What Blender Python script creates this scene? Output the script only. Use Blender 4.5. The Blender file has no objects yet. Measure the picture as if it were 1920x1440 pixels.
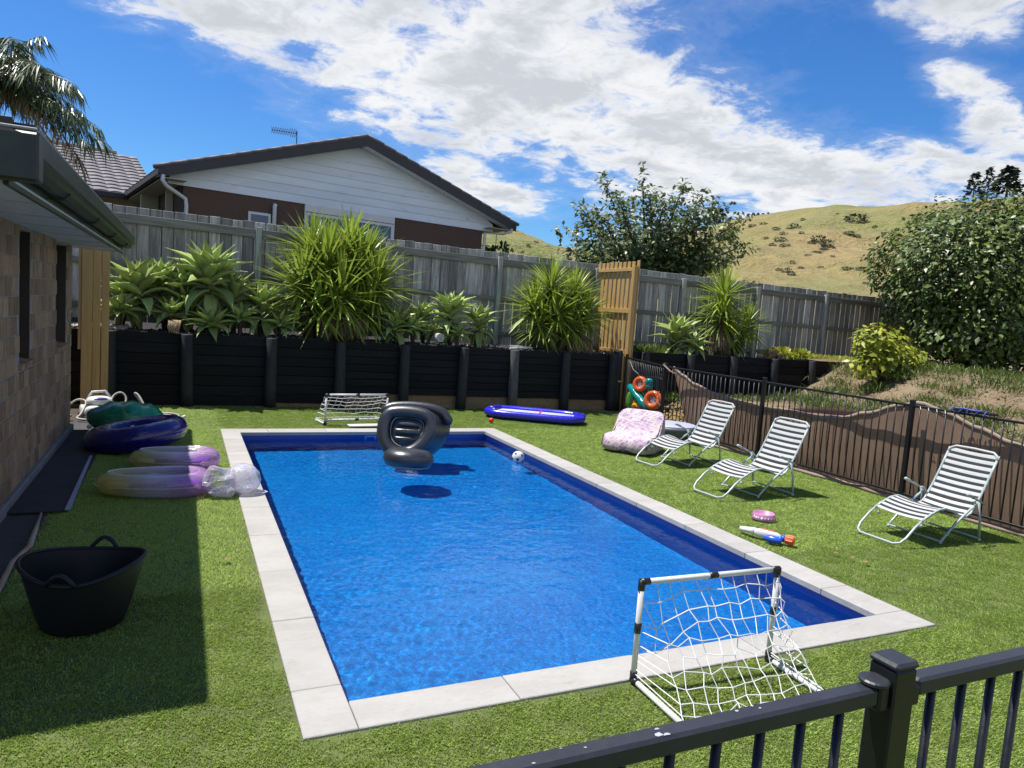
import bpy, math, random
import numpy as np
from math import radians, sin, cos, pi, sqrt, atan2
from mathutils import Vector, Matrix, Euler, noise

S = bpy.context.scene
COL = S.collection
rnd = random.Random(7)

# ------------------------------------------------------------------ camera
CAM = Vector((-0.517, -2.977, 1.90))
F_PX = 1334.0
PITCH, ROLL, YAW = radians(-5.59), radians(4.13), radians(-25.07)
FWD = Vector((-sin(YAW) * cos(PITCH), cos(YAW) * cos(PITCH), sin(PITCH)))
R0 = Vector((cos(YAW), sin(YAW), 0.0))
U0 = R0.cross(FWD)
RGT = R0 * cos(ROLL) + U0 * sin(ROLL)
UPV = -R0 * sin(ROLL) + U0 * cos(ROLL)
cam_data = bpy.data.cameras.new('camera')
cam = bpy.data.objects.new('camera', cam_data)
COL.objects.link(cam)
S.camera = cam
cam_data.sensor_width = 36.0
cam_data.lens = F_PX / 1920.0 * 36.0
cam_data.clip_start = 0.05
cam_data.clip_end = 5000.0
cam.matrix_world = Matrix(((RGT.x, UPV.x, -FWD.x, CAM.x), (RGT.y, UPV.y, -FWD.y, CAM.y),
                           (RGT.z, UPV.z, -FWD.z, CAM.z), (0, 0, 0, 1)))


def at(px, py, y=None, z=None, x=None):
    """World point where the photograph's sight line meets a known plane of the garden."""
    d = FWD + RGT * ((px - 960) / F_PX) - UPV * ((py - 720) / F_PX)
    if y is not None:
        t = (y - CAM.y) / d.y
    elif z is not None:
        t = (z - CAM.z) / d.z
    else:
        t = (x - CAM.x) / d.x
    return CAM + d * t


# ------------------------------------------------------------------ sun and sky
SUN_DIR = Vector((0.30, -0.22, -1.0)).normalized()
SUN_EL = math.asin(-SUN_DIR.z)
sun_data = bpy.data.lights.new('sun', 'SUN')
sun_data.energy = 5.0
sun_data.angle = radians(0.53)
sun_data.color = (1.0, 0.955, 0.88)
sun = bpy.data.objects.new('sun', sun_data)
COL.objects.link(sun)
sun.location = (-6, 5, 20)
sun.rotation_euler = SUN_DIR.to_track_quat('-Z', 'Y').to_euler()
sun_data.cycles.is_caustics_light = True

S.view_settings.view_transform = 'Standard'
S.view_settings.look = 'None'
S.view_settings.gamma = 1.0
S.view_settings.exposure = 0.64
S.view_settings.use_curve_mapping = False
S.cycles.use_denoising = True
S.cycles.sample_clamp_indirect = 6.0
S.cycles.max_bounces = 10
S.cycles.diffuse_bounces = 3
S.cycles.glossy_bounces = 4
S.cycles.transmission_bounces = 8
S.cycles.transparent_max_bounces = 16


class NT:
    """Small helper around a node tree."""
    def __init__(self, tree):
        self.t = tree

    def n(self, kind, **kw):
        node = self.t.nodes.new(kind)
        for k, v in kw.items():
            setattr(node, k, v)
        return node

    def put(self, sock, v):
        if isinstance(v, bpy.types.NodeSocket):
            self.t.links.new(v, sock)
        elif v is not None:
            if hasattr(sock, 'default_value') and hasattr(sock.default_value, '__len__') and len(sock.default_value) == 4 and len(v) == 3:
                v = (*v, 1.0)
            sock.default_value = v

    def m(self, op, a, b=None, c=None, clamp=False):
        node = self.n('ShaderNodeMath', operation=op, use_clamp=clamp)
        self.put(node.inputs[0], a)
        if b is not None:
            self.put(node.inputs[1], b)
        if c is not None:
            self.put(node.inputs[2], c)
        return node.outputs[0]

    def step(self, x, lo, hi):
        node = self.n('ShaderNodeMapRange', interpolation_type='SMOOTHSTEP')
        self.put(node.inputs[0], x)
        node.inputs[1].default_value = lo
        node.inputs[2].default_value = hi
        return node.outputs[0]

    def mix(self, f, a, b, mode='MIX'):
        node = self.n('ShaderNodeMix', data_type='RGBA', blend_type=mode)
        self.put(node.inputs[0], f)
        self.put(node.inputs[6], a)
        self.put(node.inputs[7], b)
        return node.outputs[2]

    def noise(self, vec=None, scale=5.0, detail=2.0, rough=0.5, dist=0.0, dims='3D'):
        node = self.n('ShaderNodeTexNoise', noise_dimensions=dims)
        if vec is not None:
            self.t.links.new(vec, node.inputs['Vector'])
        node.inputs['Scale'].default_value = scale
        node.inputs['Detail'].default_value = detail
        node.inputs['Roughness'].default_value = rough
        node.inputs['Distortion'].default_value = dist
        return node.outputs[0]

    def mapping(self, vec, scale=(1, 1, 1), rot=(0, 0, 0), loc=(0, 0, 0)):
        node = self.n('ShaderNodeMapping')
        self.t.links.new(vec, node.inputs[0])
        node.inputs[1].default_value = loc
        node.inputs[2].default_value = rot
        node.inputs[3].default_value = scale
        return node.outputs[0]

    def link(self, a, b):
        self.t.links.new(a, b)


def make_world():
    w = bpy.data.worlds.new('World')
    S.world = w
    w.use_nodes = True
    t = NT(w.node_tree)
    bg = w.node_tree.nodes['Background']
    sky = t.n('ShaderNodeTexSky', sky_type='NISHITA')
    sky.sun_disc = False
    sky.sun_elevation = SUN_EL
    sky.sun_rotation = atan2(-SUN_DIR.x, -SUN_DIR.y)
    sky.air_density = 1.0
    sky.dust_density = 0.25
    sky.ozone_density = 3.0
    hsv = t.n('ShaderNodeHueSaturation')
    hsv.inputs['Hue'].default_value = 0.502
    hsv.inputs['Saturation'].default_value = 1.22
    hsv.inputs['Value'].default_value = 1.0
    t.link(sky.outputs[0], hsv.inputs['Color'])
    tc = t.n('ShaderNodeTexCoord')
    sep = t.n('ShaderNodeSeparateXYZ')
    t.link(tc.outputs['Generated'], sep.inputs[0])
    x, y, z = sep.outputs
    az = t.m('MULTIPLY', t.m('ARCTAN2', x, y), 57.29578)
    el = t.m('MULTIPLY', t.m('ARCSINE', z), 57.29578)
    zz = t.m('ADD', t.m('MAXIMUM', z, 0.0), 0.16)
    comb = t.n('ShaderNodeCombineXYZ')
    t.link(t.m('DIVIDE', x, zz), comb.inputs[0])
    t.link(t.m('DIVIDE', y, zz), comb.inputs[1])
    comb.inputs[2].default_value = 0.37
    plane = comb.outputs[0]
    # cloud bodies in azimuth / elevation, degrees: centre and inverse half axes
    bodies = [(15.13, 18.1, 0.055, -0.016, -0.04, -0.186), (31.45, 15.14, 0.056, -0.019, -0.058, -0.163),
              (44.78, 11.25, 0.07, -0.007, -0.058, -0.25), (-2.25, 18.6, 0.27, 0.006, 0.149, -0.696),
              (5.01, 19.3, 0.132, -0.031, -0.027, -0.319), (21.84, 9.91, 0.206, -0.07, -0.19, -0.625),
              (54.46, 21.0, 0.224, -0.003, -0.117, -0.439), (55.79, 16.9, 0.30, 0.074, -0.139, -0.62),
              (57.06, 14.33, 0.362, -0.15, -0.25, -0.379), (56.8, 11.56, 0.161, -0.001, -0.147, -0.713),
              
              (23.21, 22.04, 0.187, -0.024, -0.044, -0.482),
              (28.0, 27.5, 0.05, 0.0, 0.0, -0.17), (66, 24, 0.09, 0, 0, -0.16), (72, 12, 0.08, 0, 0, -0.25),
              (6, 34, 0.06, 0, 0, -0.2), (-30, 22, 0.06, 0, 0, -0.2), (-62, 14, 0.05, 0, 0, -0.2), (-100, 26, 0.05, 0, 0, -0.16),
              (110, 20, 0.05, 0, 0, -0.18), (150, 30, 0.05, 0, 0, -0.15), (-150, 18, 0.05, 0, 0, -0.2), (-20, 50, 0.05, 0, 0, -0.18), (-130, 12, 0.035, 0, 0, -0.11), (165, 14, 0.035, 0, 0, -0.10), (120, 12, 0.04, 0, 0, -0.12), (-165, 28, 0.05, 0, 0, -0.14),  # last ones here: unseen cloud banks added behind the camera for fill light
              (170, 50, 0.05, 0, 0, -0.18)]
    mask = None
    for ca, ce, m00, m01, m10, m11 in bodies:
        da = t.m('SUBTRACT', az, ca)
        de = t.m('SUBTRACT', el, ce)
        u = t.m('MULTIPLY_ADD', da, m00, t.m('MULTIPLY', de, m01)) if m01 else t.m('MULTIPLY', da, m00)
        v = t.m('MULTIPLY_ADD', da, m10, t.m('MULTIPLY', de, m11)) if m10 else t.m('MULTIPLY', de, m11)
        q = t.m('SUBTRACT', 1.0, t.m('MULTIPLY_ADD', u, u, t.m('MULTIPLY', v, v)))
        mask = q if mask is None else t.m('SMOOTH_MAX', mask, q, 0.25)
    mask = t.m('MAXIMUM', mask, -2.2)
    n_big = t.noise(plane, 1.7, 9.0, 0.60, 0.25)
    n_mid = t.noise(plane, 6.5, 10.0, 0.66, 0.35)
    field = t.m('ADD', t.m('MULTIPLY', mask, 0.66),
                t.m('ADD', t.m('MULTIPLY', t.m('SUBTRACT', n_big, 0.5), 2.3), t.m('MULTIPLY', t.m('SUBTRACT', n_mid, 0.5), 2.7)))
    dens = t.step(field, -0.20, 0.58)
    # thin veil at the edges
    veil = t.m('MULTIPLY', t.step(field, -0.8, 0.2), 0.12)
    cover = t.m('MAXIMUM', dens, veil)
    # thick middle parts turn grey-blue, edges and crests stay white
    n_sh = t.noise(t.mapping(plane, loc=(0.11, -0.07, 0)), 2.6, 6.0, 0.58)
    thick = t.m('MULTIPLY', t.step(t.m('ADD', field, t.m('MULTIPLY', t.m('SUBTRACT', n_sh, 0.5), 2.6)), 0.2, 1.15), 0.9)
    ccol = t.mix(thick, (9.9, 10.0, 10.2), (6.2, 6.6, 7.3))
    gain = t.mix(1.0, hsv.outputs[0], (0.78, 1.18, 1.56), 'MULTIPLY')
    col = t.mix(cover, gain, ccol)
    t.link(col, bg.inputs[0])
    bg.inputs[1].default_value = 0.060
    w.cycles.sampling_method = 'MANUAL'
    w.cycles.sample_map_resolution = 1024


make_world()

# ------------------------------------------------------------------ materials
MATS = {}


def pr(m):
    return m.node_tree.nodes['Principled BSDF']


def M(name, col, rough=0.6, var=0.18, scale=6.0, bump=0.0, bscale=60.0, metal=0.0, spec=0.5, rand=0.0,
      col2=None, stretch=(1, 1, 1), detail=5.0, coat=0.0, transl=0.0, island=0.0, col3=None, bdist=0.01):
    """Procedural material: base colour broken up by noise, optional second colour, relief and per-object shift."""
    m = bpy.data.materials.new(name)
    m.use_nodes = True
    MATS[name] = m
    t = NT(m.node_tree)
    p = pr(m)
    tc = t.n('ShaderNodeTexCoord')
    oi = t.n('ShaderNodeObjectInfo')
    off = t.n('ShaderNodeVectorMath', operation='ADD')
    t.link(tc.outputs['Object'], off.inputs[0])
    mul = t.m('MULTIPLY', oi.outputs['Random'], 37.0)
    cb = t.n('ShaderNodeCombineXYZ')
    for i in range(3):
        t.link(mul, cb.inputs[i])
    t.link(cb.outputs[0], off.inputs[1])
    vec = t.mapping(off.outputs[0], scale=stretch)
    n1 = t.noise(vec, scale, detail, 0.62)
    f = t.step(n1, 0.3, 0.7)
    c = t.mix(f, col, col2 if col2 else tuple(min(1, v * (1 - var)) for v in col))
    if col3:
        n3 = t.noise(vec, scale * 2.7, 6.0, 0.7)
        c = t.mix(t.step(n3, 0.58, 0.72), c, col3)
    n2 = t.noise(vec, scale * 9, 4.0, 0.7)
    val = t.m('MULTIPLY_ADD', t.m('SUBTRACT', n2, 0.5), var * 2.2, 1.0)
    if rand:
        val = t.m('MULTIPLY', val, t.m('MULTIPLY_ADD', t.m('SUBTRACT', oi.outputs['Random'], 0.5), rand * 2, 1.0))
    if island:
        ge = t.n('ShaderNodeNewGeometry')
        val = t.m('MULTIPLY', val, t.m('MULTIPLY_ADD', t.m('SUBTRACT', ge.outputs['Random Per Island'], 0.5), island * 2, 1.0))
    vm = t.n('ShaderNodeVectorMath', operation='SCALE')
    t.link(c, vm.inputs[0])
    t.link(val, vm.inputs['Scale'])
    t.link(vm.outputs[0], p.inputs['Base Color'])
    rr = t.m('MULTIPLY_ADD', t.m('SUBTRACT', n2, 0.5), 0.25, rough, clamp=True)
    t.link(rr, p.inputs['Roughness'])
    p.inputs['Metallic'].default_value = metal
    p.inputs['Specular IOR Level'].default_value = spec
    p.inputs['Coat Weight'].default_value = coat
    if bump:
        b = t.n('ShaderNodeBump')
        b.inputs['Strength'].default_value = bump
        b.inputs['Distance'].default_value = bdist
        t.link(t.noise(vec, bscale, 6.0, 0.65), b.inputs['Height'])
        t.link(b.outputs[0], p.inputs['Normal'])
    if transl:
        tr = t.n('ShaderNodeBsdfTranslucent')
        t.link(vm.outputs[0], tr.inputs[0])
        mx = t.n('ShaderNodeMixShader')
        mx.inputs[0].default_value = transl
        t.link(p.outputs[0], mx.inputs[1])
        t.link(tr.outputs[0], mx.inputs[2])
        t.link(mx.outputs[0], m.node_tree.nodes['Material Output'].inputs[0])
    return m


def vinyl(name, ca, cb, alpha=0.45, axis=0, lo=-0.4, hi=0.4, rough=0.12, mid=None):
    """Clear tinted inflatable plastic: see-through film, colour changing along one axis, glossy skin."""
    m = bpy.data.materials.new(name)
    m.use_nodes = True
    MATS[name] = m
    t = NT(m.node_tree)
    p = pr(m)
    tc = t.n('ShaderNodeTexCoord')
    sp = t.n('ShaderNodeSeparateXYZ')
    t.link(tc.outputs['Object'], sp.inputs[0])
    nz = t.noise(tc.outputs['Object'], 7.0, 3.0)
    pos = t.m('ADD', sp.outputs[axis], t.m('MULTIPLY', t.m('SUBTRACT', nz, 0.5), (hi - lo) * 0.25))
    f = t.step(pos, lo, hi)
    if mid:
        c = t.mix(t.step(pos, lo, (lo + hi) / 2), ca, mid)
        c = t.mix(t.step(pos, (lo + hi) / 2, hi), c, cb)
    else:
        c = t.mix(f, ca, cb)
    t.link(c, p.inputs['Base Color'])
    p.inputs['Roughness'].default_value = rough
    p.inputs['Coat Weight'].default_value = 0.6
    p.inputs['Coat Roughness'].default_value = 0.05
    wr = t.noise(t.mapping(tc.outputs['Object'], scale=(9, 9, 3)), 3.0, 4.0, 0.6, 1.0)
    b = t.n('ShaderNodeBump')
    b.inputs['Strength'].default_value = 0.35
    b.inputs['Distance'].default_value = 0.02
    t.link(wr, b.inputs['Height'])
    t.link(b.outputs[0], p.inputs['Normal'])
    tr = t.n('ShaderNodeBsdfTransparent')
    t.link(t.mix(0.35, c, (1, 1, 1)), tr.inputs[0])
    lw = t.n('ShaderNodeLayerWeight')
    lw.inputs[0].default_value = 0.35
    fac = t.m('MULTIPLY_ADD', lw.outputs['Facing'], 0.5, alpha, clamp=True)
    mx = t.n('ShaderNodeMixShader')
    t.link(fac, mx.inputs[0])
    t.link(tr.outputs[0], mx.inputs[1])
    t.link(p.outputs[0], mx.inputs[2])
    t.link(mx.outputs[0], m.node_tree.nodes['Material Output'].inputs[0])
    return m


M('turf_base', (0.1144, 0.1452, 0.03696), 0.95, 0.35, 1.5, bump=0.6, bscale=300)
M('turf_blade', (0.315, 0.425, 0.088), 0.5, 0.1, 0.6, island=0.30, transl=0.25, col2=(0.275, 0.385, 0.08), col3=(0.34, 0.405, 0.105), spec=0.25)
M('turf_seam', (0.03, 0.035, 0.015), 0.9, 0.3)
M('coping', (0.375, 0.362, 0.34), 0.62, 0.12, 2.2, bump=0.4, bscale=90, rand=0.06, col2=(0.325, 0.312, 0.29), col3=(0.30, 0.285, 0.255), stretch=(1.0, 2.4, 1), spec=0.3)
M('grout', (0.22, 0.21, 0.2), 0.9, 0.2)
M('soil', (0.09, 0.065, 0.045), 0.95, 0.4, 2.0, bump=0.9, bscale=25, bdist=0.04)
M('bark_mulch', (0.02, 0.017, 0.015), 0.9, 0.5, 8.0, bump=1.0, bscale=40, bdist=0.04)
M('dirt', (0.25, 0.185, 0.12), 0.95, 0.3, 0.9, bump=0.9, bscale=12, bdist=0.06, col2=(0.32, 0.25, 0.16), col3=(0.16, 0.125, 0.08))
M('dirt_clod', (0.2232, 0.1656, 0.0972), 0.95, 0.3, 5.0, island=0.4)
M('clay', (0.27, 0.1875, 0.09), 0.95, 0.3, 3.0, bump=1.0, bscale=14, bdist=0.06, col2=(0.225, 0.15, 0.075))
M('black_stain', (0.0085, 0.009, 0.0105), 0.72, 0.5, 3.0, bump=0.7, bscale=30, rand=0.5, stretch=(1, 1, 6), spec=0.25)
M('post_stain_sunlit', (0.022, 0.0225, 0.024), 0.75, 0.45, 4.0, bump=0.7, bscale=30, stretch=(6, 6, 1), col2=(0.012, 0.0125, 0.014), col3=(0.05, 0.048, 0.045))  # black stain lightened all over to stand for sun on the posts
M('grey_post', (0.10, 0.095, 0.09), 0.85, 0.3, 4.0, bump=0.6, bscale=30, stretch=(6, 6, 1), col2=(0.05, 0.05, 0.05))
M('wood_grey', (0.45, 0.435, 0.405), 0.85, 0.38, 2.6, bump=0.7, bscale=24, rand=0.42, stretch=(8, 8, 0.7), col2=(0.21, 0.203, 0.19), col3=(0.085, 0.077, 0.064))
M('wood_rail', (0.24, 0.24, 0.21), 0.88, 0.3, 2.0, bump=0.7, bscale=24, rand=0.12, stretch=(0.7, 8, 8), col2=(0.14, 0.14, 0.115), col3=(0.18, 0.165, 0.06))
M('wood_post', (0.50, 0.50, 0.45), 0.85, 0.25, 2.0, bump=0.6, bscale=24, rand=0.1, stretch=(7, 7, 0.7), col2=(0.22, 0.225, 0.2))
M('pine', (0.50, 0.32, 0.115), 0.62, 0.16, 2.4, bump=0.25, bscale=20, rand=0.1, stretch=(7, 7, 0.6), col2=(0.40, 0.25, 0.09), col3=(0.28, 0.175, 0.057))
M('brick_tan', (0.365, 0.25, 0.148), 0.9, 0.34, 9.0, bump=0.8, bscale=40, rand=0.32, col2=(0.215, 0.135, 0.08), stretch=(1, 3.5, 0.7), bdist=0.008, col3=(0.16, 0.11, 0.07))
M('mortar', (0.33, 0.30, 0.25), 0.95, 0.25, 9.0, bump=0.6, bscale=80, col3=(0.22, 0.2, 0.17))
M('concrete', (0.22, 0.215, 0.205), 0.9, 0.2, 4.0, bump=0.4, bscale=70)
M('concrete_dark', (0.055, 0.055, 0.056), 0.9, 0.25, 4.0, bump=0.5, bscale=90)
M('soffit', (0.52, 0.53, 0.52), 0.7, 0.08, 3.0)
M('gutter', (0.018, 0.022, 0.021), 0.38, 0.25, 3.0, col2=(0.03, 0.042, 0.022))
M('gutter_edge', (0.30, 0.31, 0.32), 0.35, 0.1)
M('window_dark', (0.012, 0.013, 0.015), 0.12, 0.1, spec=0.6)
M('nb_brick', (0.125, 0.078, 0.056), 0.9, 0.18, 14.0, bump=0.5, bscale=50, stretch=(1, 1, 3), col2=(0.10, 0.063, 0.047))
M('nb_board', (0.82, 0.88, 0.94), 0.55, 0.06, 1.2, rand=0.03, col2=(0.72, 0.78, 0.84), stretch=(0.6, 1, 2), col3=(0.54, 0.59, 0.63), bump=0.1)
M('nb_white', (0.72, 0.72, 0.70), 0.5, 0.05)
M('nb_cream', (0.55, 0.52, 0.36), 0.7, 0.08)
M('nb_roof', (0.15, 0.135, 0.14), 0.62, 0.15, 3.0, rand=0.08, col2=(0.12, 0.11, 0.115), bump=0.3, bscale=120)
M('nb_barge', (0.035, 0.032, 0.038), 0.45, 0.2)
M('nb_glass', (0.035, 0.06, 0.11), 0.06, 0.1, spec=0.9)
M('metal_dark', (0.05, 0.05, 0.055), 0.4, 0.1, metal=0.6)
M('fence_black', (0.0085, 0.009, 0.011), 0.38, 0.3, 6.0, spec=0.45, bump=0.06, bscale=90)
M('fence_rail', (0.026, 0.029, 0.036), 0.42, 0.25, 8.0, spec=0.45, bump=0.05, bscale=70)
M('scuff', (0.33, 0.35, 0.39), 0.8, 0.2)
M('shade_cloth', (0.27, 0.18, 0.125), 0.85, 0.12, 2.0, transl=0.3, col2=(0.235, 0.155, 0.108), bump=0.4, bscale=240)
M('shade_hem', (0.272, 0.204, 0.168), 0.85, 0.15, 6.0)
M('strap_white', (0.44, 0.445, 0.44), 0.55, 0.07, 8.0, rand=0.05)
M('strap_dark', (0.03, 0.034, 0.036), 0.75, 0.12, 8.0, rand=0.08, spec=0.2)
M('lounger_tube', (0.357, 0.425, 0.425), 0.32, 0.08, 5.0, spec=0.6)
M('plastic_white', (0.6068, 0.6068, 0.5986), 0.35, 0.05)
M('plastic_black', (0.012, 0.012, 0.014), 0.35, 0.15)
M('rubber_black', (0.009, 0.009, 0.011), 0.5, 0.3, 5.0, spec=0.3)
M('net_cord', (0.624, 0.624, 0.632), 0.6, 0.06)
M('pvc_black', (0.022, 0.023, 0.026), 0.36, 0.15, 3.0, spec=0.9)
M('pvc_blue', (0.022, 0.02, 0.46), 0.28, 0.1, 3.0, spec=0.6)
M('pvc_white', (0.576, 0.576, 0.6), 0.35, 0.05)
M('red_plastic', (0.62, 0.045, 0.02), 0.35, 0.1)
M('orange_plastic', (0.80, 0.13, 0.03), 0.35, 0.08)
M('toy_blue', (0.015, 0.09, 0.55), 0.3, 0.08)
M('pink_plastic', (0.448, 0.176, 0.352), 0.45, 0.08)
M('print_white', (0.8, 0.74, 0.8), 0.5, 0.05)
M('print_red', (0.6, 0.03, 0.04), 0.5, 0.05)
M('yellow_vinyl', (0.75, 0.36, 0.015), 0.25, 0.1)
M('basin_grey', (0.10, 0.105, 0.12), 0.5, 0.15)
M('basin_top', (0.40, 0.42, 0.56), 0.4, 0.1)
M('hose_grey', (0.342, 0.324, 0.288), 0.5, 0.12)
M('robot_blue', (0.05, 0.07, 0.2), 0.3, 0.1)
M('mat_black', (0.035, 0.036, 0.04), 0.95, 0.25, 5.0, bump=0.6, bscale=200)
M('mat_edge', (0.32, 0.33, 0.42), 0.7, 0.1)
M('stick', (0.34, 0.22, 0.13), 0.85, 0.35, 3.0, stretch=(4, 0.8, 4), col2=(0.42, 0.36, 0.29))
M('dry_leaf', (0.288, 0.192, 0.064), 0.8, 0.3)
M('rope_blue', (0.08, 0.10, 0.45), 0.7, 0.2)
M('grass_hill', (0.33, 0.24, 0.10), 0.95, 0.5, 0.028, col2=(0.19, 0.21, 0.06), col3=(0.40, 0.28, 0.135), bump=1.0, bscale=0.5, bdist=2.5)
M('shrub_far', (0.085, 0.10, 0.05), 0.9, 0.3, 2.0, island=0.4)
M('pine_far', (0.022, 0.035, 0.026), 0.9, 0.3, 2.0, island=0.4)
M('bark', (0.10, 0.075, 0.055), 0.9, 0.3, 5.0, bump=0.8, bscale=20)
M('leaf_tree', (0.125, 0.165, 0.055), 0.42, 0.2, 0.8, island=0.55, transl=0.32, col2=(0.10, 0.14, 0.042))
M('leaf_bush', (0.078, 0.122, 0.026), 0.40, 0.2, 0.7, island=0.8, transl=0.2, col2=(0.105, 0.14, 0.024), spec=0.4)
M('leaf_back', (0.044, 0.092, 0.0144), 0.35, 0.2, 1.5, island=0.4, transl=0.3)
M('leaf_yellow', (0.40, 0.40, 0.035), 0.42, 0.25, 3.0, island=0.5, transl=0.3, col2=(0.22, 0.29, 0.035))
M('leaf_grass', (0.112, 0.161, 0.028), 0.5, 0.25, 3.0, island=0.5, transl=0.35)
M('agave', (0.43, 0.52, 0.17), 0.42, 0.10, 3.0, rand=0.24, transl=0.32, col2=(0.32, 0.43, 0.13), spec=0.45)
M('agave_stem', (0.11, 0.085, 0.055), 0.9, 0.4, 8.0, bump=1.0, bscale=18)
M('yucca', (0.34, 0.42, 0.055), 0.36, 0.12, 2.0, island=0.42, transl=0.32, col2=(0.20, 0.29, 0.045), spec=0.5)
M('yucca_dry', (0.26, 0.195, 0.105), 0.9, 0.3, 6.0, island=0.35)
M('palm', (0.102, 0.136, 0.0425), 0.33, 0.2, 1.0, island=0.5, transl=0.2, col2=(0.0765, 0.1062, 0.03825), spec=0.6)
M('palm_dry', (0.30, 0.21, 0.10), 0.8, 0.3, 2.0, island=0.4)
M('stone_pale', (0.345, 0.315, 0.27), 0.9, 0.3, 6.0, island=0.35)
M('stone_dark', (0.05, 0.046, 0.042), 0.9, 0.3, 6.0, island=0.5)
M('brick_loose', (0.27, 0.17, 0.12), 0.9, 0.3, 8.0, rand=0.2)
M('roof_metal', (0.30, 0.29, 0.29), 0.5, 0.1, 3.0)
M('dark_brown', (0.05, 0.032, 0.026), 0.6, 0.15)
M('steel', (0.23, 0.24, 0.26), 0.4, 0.1, metal=0.5)
vinyl('vinyl_purple', (0.010, 0.006, 0.12), (0.022, 0.010, 0.22), 0.70, 0, -0.6, 0.6)
vinyl('vinyl_green', (0.0, 0.16, 0.09), (0.0, 0.30, 0.14), 0.62, 0, -0.4, 0.4)
vinyl('vinyl_shell', (0.56, 0.32, 0.68), (0.72, 0.64, 0.22), 0.24, 0, -0.40, 0.36, mid=(0.78, 0.72, 0.80))
vinyl('vinyl_shell_seat', (0.36, 0.12, 0.66), (0.66, 0.62, 0.20), 0.42, 0, -0.36, 0.32, mid=(0.62, 0.50, 0.66))
vinyl('vinyl_yellow', (0.62, 0.55, 0.10), (0.66, 0.60, 0.16), 0.42, 0, -0.2, 0.2)
vinyl('vinyl_violet', (0.34, 0.10, 0.68), (0.46, 0.16, 0.70), 0.45, 0, -0.2, 0.2)
vinyl('vinyl_white', (0.74, 0.76, 0.86), (0.78, 0.78, 0.88), 0.5, 0, -0.2, 0.2)
vinyl('vinyl_clear', (0.62, 0.62, 0.70), (0.72, 0.70, 0.80), 0.22, 0, -0.2, 0.2)
vinyl('vinyl_teal', (0.0, 0.19, 0.19), (0.0, 0.28, 0.26), 0.62, 0, -0.3, 0.3)
vinyl('vinyl_orange', (0.65, 0.10, 0.015), (0.72, 0.15, 0.03), 0.70, 0, -0.2, 0.2)
vinyl('vinyl_grass', (0.10, 0.30, 0.05), (0.08, 0.26, 0.06), 0.6, 0, -0.3, 0.3)


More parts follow.
